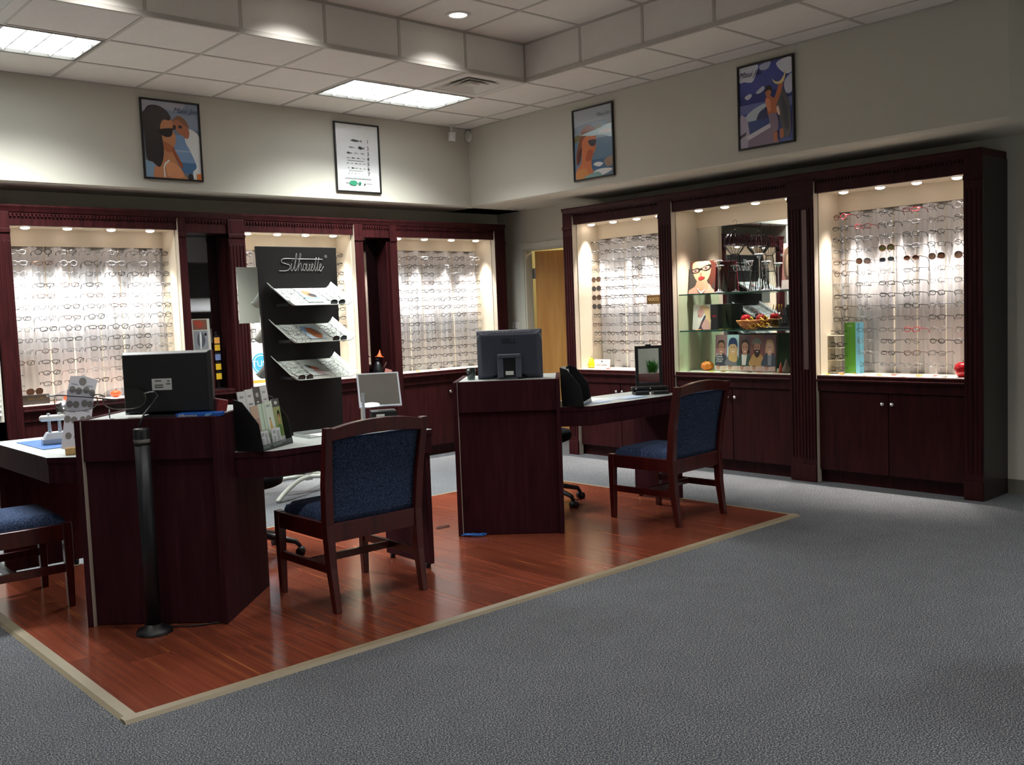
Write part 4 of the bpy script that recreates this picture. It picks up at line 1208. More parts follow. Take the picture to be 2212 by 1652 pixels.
t = thing('looped_wire', 'thin wire loop on the wooden floor left of the right pedestal', 'wire', (-1.63, -.80, .010))
part('cord', MB().tube([(.05 * math.cos(a), .022 * math.sin(a), .003) for a in [2 * PI * k / 20 for k in range(20)]], .003, seg=5, closed=True), black, t)

# ================================================================== BLACK DISPLAY TOWER
TWY = 1.10
t = thing('display_tower', 'tall black eyewear display tower with three white sloping trays', 'display stand', (-1.498, TWY, 0))
def slabpoly(xb0, xb1, xt0, xt1, z0, z1, y0, y1):
    v = [(xb0, y0, z0), (xb1, y0, z0), (xt1, y0, z1), (xt0, y0, z1), (xb0, y1, z0), (xb1, y1, z0), (xt1, y1, z1), (xt0, y1, z1)]
    return MB().add(v, [(0, 1, 2, 3), (7, 6, 5, 4), (0, 4, 5, 1), (1, 5, 6, 2), (2, 6, 7, 3), (3, 7, 4, 0)])
board = part('board', slabpoly(-.305, .335, -.355, .353, .16, 1.96, 0, .030), blackm, t, bevel=.003)
lg = MB()
def stroke(pts, sx=.0345, sz=.048, ox=-.165, oz=1.772):
    q = curve([(x + .16 * z, z) for x, z in pts], 5, False)
    lg.tube([(ox + x * sx, -.0015, oz + z * sz) for x, z in q], .0024, seg=5)
stroke([(3.6, 1.95), (1.6, 1.98), (.6, 1.9), (.25, 1.62), (.5, 1.32), (1.5, 1.12), (2.35, .9), (2.5, .5), (2.1, .12), (1.2, -.02), (-.2, 0)])
stroke([(2.85, 1.15), (2.75, .3), (2.95, 0), (3.35, .3), (3.85, 1.4), (4.1, 2.6), (3.85, 2.7), (3.72, 1.4), (3.72, .2), (4.0, .02), (4.4, .6), (4.95, 1.8), (5.1, 2.7), (4.85, 2.7), (4.7, 1.4), (4.65, 0)])
stroke([(4.7, .5), (5.0, 1.1), (5.35, 1.1), (5.35, .3), (5.55, 0), (5.8, .3), (6.0, 1.0), (6.35, 1.1), (6.55, .8), (6.45, .2), (6.1, 0), (5.9, .3)])
stroke([(6.55, .9), (6.85, 1.1), (6.8, .2), (7.05, 0), (7.4, .4), (7.55, 1.1), (7.5, .2), (7.7, 0), (8.0, .35), (8.35, .8), (8.35, 1.1), (8.1, 1.1), (7.97, .5), (8.1, .05), (8.5, .1), (8.9, .9), (9.15, 2.2), (8.95, 1.0), (9.0, .1), (9.25, .05), (9.6, .9), (9.85, 2.2), (9.65, 1.0), (9.7, .1), (9.95, .05), (10.2, .4), (10.55, .8), (10.55, 1.1), (10.3, 1.1), (10.15, .5), (10.3, .05), (10.65, .0), (11.2, .7)])
stroke([(4.2, 1.93), (7.0, 1.92), (10.9, 1.9)])
stroke([(2.95, 1.6), (3.0, 1.72)])
text_mb(lg, '\u00ae', .035, T(.252, -.001, 1.885) @ FACE)
part('lettering', lg, pm('silver_lettering', '#a8a6a4', rough=.35, metal=.3), board)
traym = pm('frosted_white_tray', '#b8bcb4', rough=.35, var=.02)
def tray(zb, side):
    """side -1 front of the board, +1 behind"""
    def fn(u, v):
        x = -.285 + .57 * u
        ex = abs(2 * u - 1)
        curl = .05 * max(0, ex - .82) ** 1.5 / .18 ** 1.5
        vv = v
        z = zb - .155 * vv + curl * (1 - .2 * v) + (.018 * max(0, v - .88) / .12)
        return (x + .02 * v, side * (.004 + .30 * vv), z)
    o = part('tray', MB().grid(fn, 24, 14, thick=(0, 0, -.006)), traym, t)
    part('bracket', MB().box(-.22, .22, side * .20 - .006, side * .20 + .006, zb - .145, zb - .115).box(-.22, -.20, min(side * .02, side * .20), max(side * .02, side * .20), zb - .14, zb - .12).box(.20, .22, min(side * .02, side * .20), max(side * .02, side * .20), zb - .14, zb - .12), black, o)
    return o
ZTR = (1.635, 1.352, 1.068)
for zb in ZTR:
    tray(zb, -1); tray(zb, 1)
post = part('post', MB().box(-.03, .03, .005, .025, .10, .20), white, t)
for k, (dx, dy) in enumerate(((-.40, -.20), (.40, -.20), (-.40, .36), (.40, .36))):
    part('foot', MB().tube(curve([(0, .015, .13), (dx * .35, dy * .35 + .01, .12), (dx * .75, dy * .75, .07), (dx, dy, .014)], 5, False), [.022] * 10 + [.018] * 6 if False else .018, seg=8), traym, t)
# side mirror wing on the left of the tower
part('side_mirror', MB().box(-.525, -.352, .006, .012, 1.375, 1.80), mirror_m, t)
part('mirror_arm', MB().box(-.46, -.30, .030, .040, 1.56, 1.60).box(-.46, -.44, .012, .032, 1.56, 1.60), black, t)
# frames and cards lying on the trays
slope = math.atan2(.155, .30)
tname = ['top', 'middle', 'bottom']
k = 0
for ti, zb in enumerate(ZTR):
    for (x, v) in ((-.16, .22), (-.155, .42), (-.15, .62), (.155, .22), (.16, .42), (.165, .62), (.17, .82), (-.15, .82)):
        y = TWY - (.004 + .30 * min(.97, v + .12)); z = zb - .155 * min(.97, v + .12) + .021
        dark = (ti, x, v) in ((0, .17, .82), (1, .17, .82), (2, -.15, .82))
        shape, colr = ('large', 'black') if dark else (rnd.choice(['oval', 'slim']), rnd.choice(['silver', 'gunmetal']))
        side = 'left' if x < 0 else 'right'
        pos = ['back', 'second', 'third', 'front'][int(round((v - .22) / .2))]
        o = put_glasses('sunglasses' if dark else 'eyeglasses', (-1.498 + x, y, z), (math.radians(20), 0, rnd.uniform(-.1, .1)), shape, colr,
                        '%s on %s %s of the %s white tray' % ('dark sunglasses' if dark else 'rimless %s eyeglasses' % colr, side, pos, tname[ti]), 'sunglasses' if dark else 'eyeglasses', 'frames on the black tower', 'grey' if dark else None)
    pc = thing('picture_card', 'printed picture card in the middle of the %s white tray' % tname[ti], 'card', (0, 0, 0), 0, 'picture cards on the tower trays')
    pc.matrix_world = Matrix.Translation((-1.498 + .005, TWY - .004 - .235, zb - .12 + .004)) @ Matrix.Rotation(-(PI / 2 - slope), 4, 'X')
    part('card', MB().box(-.07, .07, 0, .001, 0, .21), sticker, pc)
    art(pc, .14, .21, [[('#9fb4c6', FULL), ('#6d7f93', rect(0, .55, 1, .8)), ('#b0714f', curve([(.2, .1), (.55, .05), (.8, .3), (.7, .6), (.35, .5)])), ('#2a2624', curve([(.5, .3), (.9, .35), (.85, .6), (.5, .5)])), ('#c5d3de', rect(0, .8, 1, 1))],
                       [('#a9b9c4', FULL), ('#6f86a0', rect(0, 0, .5, .5)), ('#9a5b34', curve([(.3, .2), (.7, .15), (.95, .6), (.8, .95), (.45, .9), (.3, .6)]))],
                       [('#b9c0bb', FULL), ('#3a3a36', curve([(.1, .2), (.35, .25), (.8, .5), (.4, .5)])), ('#c4633c', curve([(.4, .35), (.7, .4), (.75, .6), (.5, .6)])), ('#a88f8c', curve([(.4, .6), (.8, .6), (.9, .95), (.5, .9)]))]][ti], y=-.0004)

# ================================================================== POSTERS
frame_m = pm('thin_black_frame', '#15120f', rough=.35)
def poster(label, loc, rz, layers, extra=None):
    t = thing('framed_poster', label, 'poster', loc, rz)
    w, h = .478, .618
    mb = MB(); f = .014
    for (a, b, c, d) in ((-w / 2, w / 2, 0, f), (-w / 2, w / 2, h - f, h), (-w / 2, -w / 2 + f, f, h - f), (w / 2 - f, w / 2, f, h - f)):
        mb.box(a, b, -.022, -.002, c, d)
    part('frame', mb, frame_m, t, bevel=.002)
    part('backing', MB().box(-w / 2 + f, w / 2 - f, -.010, -.003, f, h - f), sticker, t)
    a = art(t, w - 2 * f, h - 2 * f, layers, y=-.0103, z0=f, rough=.16, gain=1.8)
    if extra:
        extra(t, w - 2 * f, h - 2 * f, f)
    return t
def place_text(items):
    def fn(t, w, h, f):
        for s, u, v, size, colr, shear in items:
            mb = MB(); text_mb(mb, s, size, T((u - .5) * w, -.0165, f + (1 - v) * h) @ FACE, shear=shear, extrude=.0002)
            part('lettering', mb, pm('ink_' + colr.strip('#') + '_txt', colr, rough=.3), t)
    return fn
sk, sk2 = '#9c6a4c', '#8a5238'
poster('framed poster of a dark haired woman in sunglasses with a man in white', (-2.182, YA, 2.518), RA, [
    ('#6c7889', FULL), ('#8b8d99', curve([(0, 0), (.75, 0), (.6, .12), (.4, .1), (0, .2)])), ('#5a6673', rect(0, .34, 1, 1)), ('#627a98', rect(.5, .42, 1, .9)),
    ('#7f8fa3', rect(.5, .62, 1, .64)), ('#3f5c7c', rect(.6, .78, 1, .92)), ('#6a8296', rect(0, .78, .4, 1)),
    ('#b9bcbc', curve([(.75, .37), (.84, .33), (1, .42), (1.05, .7), (1, 1), (.88, 1.02), (.85, .9), (.92, .82), (.82, .62), (.74, .5)])),
    ('#8a5640', curve([(.52, .26), (.6, .2), (.72, .21), (.8, .3), (.82, .4), (.78, .46), (.7, .43), (.6, .37)])), ('#6b4a35', curve([(.52, .25), (.62, .17), (.74, .2), (.82, .3), (.75, .29), (.62, .22)])),
    ('#2a2322', ell(.66, .31, .035, .022)), ('#2a2322', curve([(.5, .30), (.58, .30), (.57, .35), (.51, .35)])),
    (sk, curve([(.30, .27), (.46, .19), (.53, .27), (.52, .36), (.57, .44), (.55, .55), (.5, .62), (.55, .75), (.7, .95), (.74, 1.02), (.2, 1.02), (.15, .9), (.24, .78), (.32, .64), (.30, .45)])),
    (sk2, curve([(.34, .52), (.5, .58), (.46, .66), (.34, .62)])), ('#b07a58', curve([(.38, .78), (.6, .84), (.66, .97), (.4, .97)])),
    ('#7d4630', curve([(.52, .58), (.56, .66), (.67, .82), (.63, .84), (.52, .70), (.49, .62)])),
    ('#2b2627', curve([(.04, .14), (.12, .07), (.28, .06), (.42, .11), (.50, .20), (.46, .24), (.36, .24), (.30, .34), (.33, .5), (.34, .66), (.3, .8), (.24, .86), (.13, .8), (.04, .76), (.02, .5), (.0, .2)])),
    ('#191517', curve([(.28, .37), (.5, .34), (.52, .37), (.49, .44), (.4, .46), (.3, .43)])),
    ('#d9d2c6', [(.42, .755), (.44, .765), (.36, .82), (.335, .87), (.345, .99), (.32, .99), (.315, .86), (.345, .8)]), ('#2c2a2c', ell(.80, .97, .045, .05)), ('#b0683a', rect(.91, .92, 1, 1))],
    place_text([('Maui Jim', .76, .10, .058, '#36426e', .5), ('_________', .34, .945, .02, '#c8c8c8', 0)]))
fish = lambda u, v, l, h: [(u, v), (u + l * .25, v - h), (u + l * .6, v - h * .6), (u + l * .82, v - h * .1), (u + l, v - h * .9), (u + l * .95, v), (u + l, v + h * .9), (u + l * .82, v + h * .2), (u + l * .5, v + h * .8), (u + l * .2, v + h * .6)]
def vrow(v, spec):
    return [('#3b3f3f' if b else '#6b6f70', fish(u, v, l, h)) for u, l, h, b in spec]
poster('framed white eye chart of fish with green sunglasses', (-.465, YA, 2.512), RA,
    [('#cdd0c9', FULL), ('#b9bfbd', rect(.17, .17, .80, .80)), ('#c8ccc8', rect(.175, .175, .79, .79))] + vrow(.24, [(.34, .28, .022, 1)]) + vrow(.345, [(.29, .16, .014, 0), (.51, .16, .03, 1)]) +
    vrow(.43, [(.24, .13, .018, 1), (.41, .12, .008, 0), (.57, .10, .012, 0)]) + vrow(.505, [(.23, .1, .008, 0), (.35, .09, .012, 1), (.47, .09, .009, 1), (.6, .08, .006, 0)]) +
    vrow(.585, [(.23, .07, .009, 0), (.33, .06, .007, 0), (.42, .07, .007, 1), (.52, .07, .006, 0), (.62, .06, .007, 0)]) + vrow(.655, [(.25, .05, .005, 0), (.34, .07, .012, 1), (.44, .05, .006, 0), (.53, .05, .006, 0), (.62, .05, .006, 0)]) +
    vrow(.735, [(.25, .05, .006, 0), (.33, .04, .005, 0), (.41, .04, .005, 1), (.49, .04, .003, 0), (.58, .04, .003, 0)]) +
    [('#555a5a', rect(.25, .54, .64, .546)), ('#6f7474', rect(.28, .69, .60, .695)), ('#8b908f', rect(.17, .80, .80, .812)),
     ('#2c6c53', curve([(.27, .87), (.33, .845), (.43, .85), (.455, .885), (.42, .915), (.33, .915), (.28, .9)])), ('#235a46', curve([(.49, .87), (.53, .86), (.55, .885), (.53, .91), (.49, .9)])), ('#565b5a', rect(.45, .878, .5, .89)), ('#8b908f', curve([(.19, .865), (.23, .86), (.27, .875), (.22, .885)])),
     ('#8d9292', rect(.6, .865, .82, .873)), ('#2f3434', ell(.63, .893, .02, .011))],
    place_text([(str(q + 1), .745, v, .048, '#2c3031', 0) for q, v in enumerate((.245, .345, .43, .505, .585, .655, .735))] + [('COSTA', .745, .893, .017, '#55595a', 0)]))
poster('framed poster of a woman half under water wearing sunglasses', (XB, .068, 2.505), RB, [
    ('#7a868e', FULL), ('#8a9097', rect(0, 0, 1, .22)), ('#66707a', curve([(0, .25), (.4, .2), (1, .22), (1, .3), (0, .33)])), ('#5f5a3e', curve([(.5, .30), (.65, .26), (.78, .30), (.65, .33)])), ('#6b5b3c', curve([(.82, .28), (1, .25), (1, .33), (.85, .33)])), ('#5f5a3e', curve([(0, .38), (.12, .35), (.2, .42), (0, .45)])),
    ('#55697c', rect(0, .45, 1, 1)), ('#3f5670', rect(.4, .75, 1, .9)),
    ('#6b3d2c', curve([(.18, .36), (.25, .26), (.42, .24), (.55, .31), (.58, .42), (.3, .5), (.2, .6), (.12, .75), (.05, .78), (.06, .6)])),
    ('#a5603f', curve([(.22, .45), (.4, .36), (.56, .4), (.58, .52), (.54, .62), (.46, .7), (.45, .85), (.5, 1), (.05, 1), (.05, .85), (.16, .78), (.2, .6)])), ('#8c4a30', curve([(.36, .6), (.5, .62), (.44, .74), (.3, .74)])),
    ('#4a2c28', curve([(.1, .62), (.2, .55), (.16, .72), (.08, .78)])), ('#2d2c34', curve([(.38, .46), (.56, .46), (.58, .50), (.53, .55), (.42, .53)])), ('#a8703f', curve([(.06, .88), (.3, .86), (.35, 1), (.05, 1)])),
    ('#9fb3b8', curve([(.2, .36), (.6, .32), (1, .28), (1, .46), (.75, .42), (.45, .4), (.3, .38)])), ('#c4ced0', curve([(.62, .36), (.9, .33), (.98, .40), (.8, .40)])),
    ('#c9ccc8', curve([(.5, .82), (.6, .79), (.75, .82), (.65, .86)])), ('#d3d4cf', curve([(.48, .95), (.6, .9), (.85, .9), (.98, .93), (.8, .98), (.6, .99)])), ('#7d6a5d', curve([(.78, .78), (1, .74), (1, .86), (.85, .88)])), ('#6d8a86', curve([(.3, .97), (.6, .93), (.7, 1), (.3, 1)]))],
    place_text([('Maui Jim', .78, .12, .045, '#4d5866', .5)]))
poster('framed poster of a shirtless man holding a big fish under blue sky', (XB, -1.66, 2.518), RB, [
    ('#3d437c', FULL), ('#2f3566', rect(0, .35, 1, .5)), ('#a9abb6', curve([(0, 0), (.35, 0), (.33, .1), (.25, .2), (.1, .18), (0, .17)])), ('#8f93a8', curve([(.4, .02), (.6, .0), (.55, .08), (.42, .08)])), ('#b2b3bc', curve([(.72, .03), (.9, 0), (1, .03), (1, .17), (.88, .19), (.74, .1)])), ('#9a9dac', curve([(.85, .28), (1, .2), (1, .4), (.88, .42)])),
    ('#a3a6b2', curve([(.1, .37), (.2, .34), (.24, .37), (.16, .41)])), ('#9da1ae', curve([(.32, .34), (.45, .28), (.48, .32), (.38, .36)])), ('#565c86', rect(0, .47, 1, .58)),
    ('#99a3aa', curve([(.1, .63), (.3, .53), (.55, .5), (.55, .65), (.1, .78)])), ('#2f3450', curve([(.35, .62), (.45, .56), (.55, .55), (.6, .75), (.3, .78)])), ('#34406a', rect(.1, .68, .62, .84)), ('#8f8796', curve([(.0, .62), (.08, .6), (.16, .7), (.18, 1), (0, 1)])), ('#a9a3ac', [(.12, .86), (.6, .74), (.62, .79), (.16, .91)]), ('#6d5c6c', [(.16, .91), (.62, .79), (.75, 1), (.15, 1)]), ('#3d3540', [(0, .84), (.12, .80), (.12, .84), (0, .88)]),
    ('#49484a', curve([(.72, .36), (.82, .36), (.92, .5), (.96, .7), (.95, .9), (.85, .95), (.76, .75), (.7, .55)])), ('#3a3a3f', curve([(.8, .45), (.9, .6), (.92, .85), (.84, .8)])),
    ('#98593f', curve([(.5, .44), (.58, .41), (.66, .45), (.72, .36), (.76, .27), (.83, .3), (.78, .42), (.7, .55), (.7, .65), (.56, .66), (.52, .55)])), ('#b7755a', curve([(.5, .46), (.58, .46), (.6, .58), (.55, .6)])),
    ('#9a6248', ell(.555, .37, .055, .055)), ('#2b2422', curve([(.49, .34), (.54, .29), (.61, .31), (.62, .37), (.57, .34), (.5, .36)])), ('#c8a97a', curve([(.63, .22), (.70, .26), (.78, .26), (.85, .2), (.88, .14), (.88, .2), (.84, .28), (.76, .3), (.68, .28)])),
    ('#6f5f6d', curve([(.56, .65), (.7, .65), (.74, .82), (.66, .86), (.6, .8)])), ('#8e573f', rect(.64, .86, .72, .98)), ('#8e573f', rect(.76, .84, .83, .95)), ('#c0a090', curve([(.70, .58), (.74, .56), (.77, .66), (.73, .66)]))],
    place_text([('Maui Jim', .22, .10, .06, '#4a4a5c', .5), ('______', .22, .955, .02, '#a89a9a', 0)]))

# ---- security camera and motion sensor in the corner
t = thing('security_camera', 'small white security camera hanging from the ceiling corner', 'camera', (.56, 1.66, ZC))
part('bracket', MB().lathe([(.012, -.075), (.012, 0)], seg=10).lathe([(.03, -.006), (.03, 0)], seg=16), white, t)
part('housing', MB().lathe([(.030, 0), (.034, .005), (.034, .085), (.028, .092)], seg=20, M=T(0, 0, -.155, rx=.15)), white, t)
part('lens_ring', MB().lathe([(.022, -.002), (.026, .003)], seg=16, M=T(0, 0, -.155, rx=.15)), black, t)
t = thing('motion_sensor', 'oval white motion sensor in the corner below the ceiling', 'sensor', (XB - .02, YA - .03, 3.13), RA - PI / 4)
part('shell', MB().ball((0, 0, 0), (.034, .026, .058), 16, 10), white, t)
part('window', MB().ball((0, -.014, .002), (.022, .016, .038), 14, 8), offwhite, t)

# ================================================================== THINGS IN THE GLASS SHELF CABINET (right wall, middle)
def bpos(x, y, z):
    return (x, y, z)
Z1, Z2, Z0 = 1.476, 1.166, B_ZB + .001
def card(label, loc, w, h, layers, rz=RB, lean=-.12, thick=.008, side='#7d2530', name='display_card', cat='card', group=None, easel=True):
    t = thing(name, label, cat, (0, 0, 0), 0, group)
    t.matrix_world = Matrix.Translation(loc) @ Matrix.Rotation(rz, 4, 'Z') @ Matrix.Rotation(lean, 4, 'X')
    part('board', MB().box(-w / 2, w / 2, 0, thick, 0, h), pm('card_side_' + side.strip('#'), side, rough=.4), t)
    art(t, w, h, layers, y=-.0004)
    if easel:
        part('easel', MB().add([(-.02, thick, .0), (.02, thick, .0), (0, thick, h * .7), (-.02, thick + h * .16, -.03 * h), (.02, thick + h * .16, -.03 * h)], [(0, 2, 3), (1, 4, 2), (2, 4, 3)]), sticker, t)
    return t
card('portrait card of a woman in dark oval eyeglasses on the top glass shelf', (1.35, -.655, Z1 + .002), .27, .275, [
    ('#3d3b36', FULL), ('#5b2f22', curve([(.1, 0), (.95, 0), (1, .5), (.85, .85), (.7, .5), (.25, .4), (.08, .2)])), ('#caa08a', curve([(0, .9), (.2, .8), (.35, .7), (.75, .7), (.9, .85), (1, 1), (0, 1)])),
    ('#d8a684', curve([(.14, .05), (.5, -.02), (.8, .05), (.82, .35), (.72, .58), (.5, .72), (.3, .6), (.15, .35)])), ('#cf9a7a', curve([(.34, .6), (.68, .6), (.72, .85), (.3, .85)])),
    ('#1c1715', curve([(.06, .26), (.3, .2), (.42, .22), (.70, .12), (.84, .13), (.80, .26), (.64, .31), (.46, .27), (.36, .35), (.18, .37), (.08, .33)])), ('#b08a78', curve([(.12, .28), (.28, .24), (.36, .27), (.32, .33), (.18, .34)])), ('#b08a78', curve([(.5, .22), (.7, .16), (.78, .18), (.74, .25), (.58, .28)])),
    ('#3a2d3c', ell(.24, .29, .05, .022)), ('#3a2d3c', ell(.64, .22, .05, .022)), ('#a3322f', curve([(.36, .52), (.46, .48), (.62, .5), (.52, .57), (.42, .58)])), ('#b57a5c', curve([(.42, .36), (.48, .36), (.50, .46), (.43, .46)])), ('#d9d6d2', curve([(.35, .82), (.5, .95), (.66, .86), (.64, .9), (.5, 1), (.36, .88)]))])
card('pale portrait card of a blonde woman on the middle glass shelf', (1.34, -.655, Z2 + .002), .19, .215, [
    ('#e6e2df', FULL), ('#d8b58a', curve([(.35, .08), (.6, .02), (.9, .15), (.98, .6), (1, 1), (.6, 1), (.7, .5), (.5, .25)])), ('#d9a6a0', curve([(.25, .25), (.4, .15), (.58, .25), (.55, .45), (.4, .52), (.28, .45)])), ('#cf9f96', curve([(.5, .6), (.8, .6), (.98, .9), (.9, 1), (.4, 1)])), ('#343a4e', curve([(.62, .45), (.7, .5), (.5, .85), (.6, 1), (.34, 1), (.42, .85)])), ('#b9867f', curve([(.28, .4), (.36, .4), (.34, .46), (.27, .45)]))], side='#c9c4c0')
t = thing('case_box', 'tall black case with a small red emblem on the middle glass shelf', 'box', (1.38, -.785, Z2), RB)
part('box', MB().box(-.04, .04, -.03, .03, 0, .215), black, t, bevel=.002)
part('emblem', MB().add([(.022 * math.cos(a), -.0305, .115 + .009 * math.sin(a)) for a in [2 * PI * q / 16 for q in range(16)]], [tuple(range(16))]), pm('red_emblem', '#a01f1f', rough=.4), t)

# five portraits panel
faces = []
bgs = ['#a3767a', '#b9c6d6', '#5d3f45', '#7a4a42', '#6b4048']
def person_panel(k, u0, u1):
    W = u1 - u0
    U = lambda p: [(u0 + W * a, b) for a, b in p]
    L = [(bgs[k], rect(u0, 0, u1, .84)), ('#c9b3a8', rect(u0, .84, u1, 1))]
    skin = ['#b9826a', '#cfa07e', '#b3806a', '#a37460', '#c99a84'][k]
    cloth = ['#3a3d48', '#6d6870', '#2f4a40', '#b08a55', '#39414e'][k]
    hair = ['#3a2a22', '#c09a64', '#33221d', '#3a3230', '#b08c62'][k]
    L += [(cloth, U(curve([(-.1, .85), (.05, .62), (.3, .52), (.7, .52), (.98, .62), (1.1, .85)])))]
    if k == 2:
        L += [('#d8d2cc', U([(.25, .55), (.7, .55), (.6, .84), (.3, .84)]))]
    if k == 4:
        L += [('#78808a', U([(.35, .55), (.7, .55), (.65, .84), (.4, .84)]))]
    if k in (1, 4, 2):
        L += [(hair, U(curve([(.18, .3), (.3, .16), (.7, .16), (.85, .3), (.88, .5), (.8, .75) if k == 1 else (.82, .45), (.2, .7) if k == 1 else (.2, .45), (.14, .5)])))]
    else:
        L += [(hair, U(curve([(.2, .32), (.28, .17), (.7, .16), (.82, .32), (.78, .38), (.24, .38)])))]
    L += [(skin, U(curve([(.28, .26), (.5, .21), (.74, .26), (.76, .4), (.66, .53), (.5, .57), (.34, .52), (.26, .4)])))]
    if k == 1:
        L += [('#27335e', U(curve([(.12, .33), (.2, .14), (.5, .08), (.8, .14), (.9, .36), (.7, .27), (.3, .27)])))]
    if k == 3:
        L += [('#6d6a66', U(curve([(.1, .26), (.25, .12), (.6, .1), (.82, .2), (.85, .27), (.5, .24)]))), ('#2b1d19', U(curve([(.24, .42), (.36, .43), (.5, .41), (.66, .43), (.76, .4), (.7, .56), (.5, .63), (.32, .56)])))]
    L += [('#2c2220', U(ell(.40, .35, .05, .012, 8))), ('#2c2220', U(ell(.62, .35, .05, .012, 8))), ('#e6d6cf', U(curve([(.40, .455), (.5, .462), (.62, .452), (.52, .49)])))]
    L += [('#b58874', U(ell(.3, .92, .16, .06, 12))), ('#7b5a4c', U(curve([(.14, .9), (.3, .84), (.46, .9), (.3, .88)]))), ('#c4a596', U(rect(.6, .87, .95, .98)))]
    return L
for k in range(5):
    faces += person_panel(k, k * .2 + .002, k * .2 + .198)
t = card('wide card of five smiling portraits standing on the cabinet deck', (1.36, -1.07, Z0 + .004), .60, .30, [('#8a7a72', FULL)] + faces, side='#4b4440', lean=-.08)
tx = MB(); text_mb(tx, 'EACH\nFRAME\nTELLS A\nSTORY', .020, T(-.283, -.006, .105) @ FACE, align='LEFT', extrude=.0002)
part('lettering', tx, white, t)

# wire dress forms
wirem = pm('black_wire', '#17161a', rough=.25, metal=.6)
def dress_form(label, loc, s, rz):
    t = thing('wire_dress_form', label, 'dress form', loc, rz, 'wire dress forms on the top glass shelf')
    H = .44 * s
    prof = [(.092, 0), (.075, .10), (.058, .19), (.046, .27), (.036, .345), (.060, .375), (.098, .43), (.090, .49), (.060, .53)]
    for k in range(12):
        a = 2 * PI * k / 12; c, sn = math.cos(a), math.sin(a)
        part('rib', MB().tube([(r * s * c * 1.15, r * s * sn * .75, z * s) for r, z in prof], .0028 * s, seg=4), wirem, t)
    for r, z in ((.092, 0), (.058, .19), (.036, .345), (.098, .43)):
        part('hoop', MB().tube([(r * s * 1.15 * math.cos(2 * PI * k / 24), r * s * .75 * math.sin(2 * PI * k / 24), z * s) for k in range(24)], .0024 * s, seg=4, closed=True), wirem, t)
    part('hanger', MB().tube([(q[0] * s, 0, q[1] * s) for q in curve([(-.069, .53), (-.03, .55), (0, .57), (.03, .55), (.069, .53)], 4, False)], .0019 * s, seg=4).tube([(q[0] * s, 0, q[1] * s) for q in curve([(0, .57), (0, .60), (.018, .615), (.028, .635), (.015, .655), (-.008, .648), (-.014, .63)], 4, False)], .0019 * s, seg=4), wirem, t)
    return t
dress_form('larger black wire dress form with hanger hook, left of the pair', (1.36, -1.0, Z1), .90, RB)
dress_form('smaller black wire dress form behind, right of the pair', (1.45, -1.165, Z1), .84, RB + .3)
# silver goblet stands
def goblet(label, loc, h, r):
    t = thing('crystal_stand', label, 'stand', loc, 0, 'silver crystal stands on the top glass shelf')
    cm = pm('crystal_silver', '#dfe3ea', rough=.08, metal=.85, var=.02)
    part('foot', MB().lathe([(.042, 0), (.038, .006), (.012, .016), (.006, .03)], seg=12, smooth=False), cm, t)
    part('stem', MB().lathe([(.0065, .02), (.005, h * .5), (.0065, h - r * 1.1)], seg=8, smooth=False), clear_mat('crystal_clear', '#dfe6ee', refl=.25), t)
    part('bowl', MB().lathe([(.006, h - r * 1.15), (r * .55, h - r * .5), (r, h - r * .25), (r * .92, h - .002), (r * .6, h), (.0, h - .004)], seg=10, smooth=False), cm, t)
goblet('tall crystal stand beside the smaller wire dress form', (1.34, -1.245, Z1), .30, .042)
goblet('medium crystal stand between the tall one and the right card', (1.30, -1.335, Z1), .235, .040)
goblet('short crystal stand next to the brown card at the shelf end', (1.33, -1.425, Z1), .215, .036)
goblet('crystal stand right behind the woman portrait card', (1.42, -.80, Z1), .235, .040)
goblet('crystal stand in front of the larger wire dress form', (1.30, -.875, Z1), .27, .040)
card('brown portrait card cut off by the cabinet frame on the top glass shelf', (1.29, -1.55, Z1 + .002), .15, .36, [('#9a6f66', FULL), ('#c98f88', rect(0, 0, 1, .12)), ('#5a4a3c', curve([(.1, .15), (.6, .05), (.95, .3), (.9, .8), (.3, .8), (.05, .5)])), ('#8a7a66', curve([(.2, .3), (.5, .25), (.6, .6), (.3, .7)])), ('#cfc6c0', rect(0, .8, 1, 1))], side='#b08078')
# basket with apples
t = thing('wicker_basket', 'small wicker basket with yellow ribbons on the middle glass shelf', 'basket', (1.33, -1.19, Z2), RB)
wk = pm('orange_wicker', '#b9703a', rough=.6, var=.3, scale=80)
for k in range(7):
    z = .004 + k * .011; a, b = .075 + .085 * (k / 6) ** .7, .045 + .03 * (k / 6) ** .7
    part('coil', MB().tube([(a * math.cos(2 * PI * q / 30), b * math.sin(2 * PI * q / 30), z + .003 * math.sin(q * PI * .5 + k)) for q in range(30)], .0062, seg=6, closed=True), wk, t)
part('bottom', MB().lathe([(0, .001), (.06, .001), (.06, .005), (0, .005)], seg=20, M=Matrix.Diagonal((1.2, .75, 1, 1))), wk, t)
ym = pm('yellow_ribbon', '#d9a531', rough=.5, var=.1)
for (x, z) in ((.0, .07), (.02, .02), (.13, .08), (.10, .03), (.15, .02)):
    part('ribbon', MB().tube(curve([(x, -.06, z), (x + .02, -.075, z + .03), (x + .04, -.07, z + .01), (x + .02, -.075, z - .01), (x - .02, -.07, z + .015), (x - .03, -.065, z)], 4, True), .0045, seg=5, closed=True), ym, t)
redm = pm('apple_red', '#a3131d', rough=.15, var=.15, scale=20)
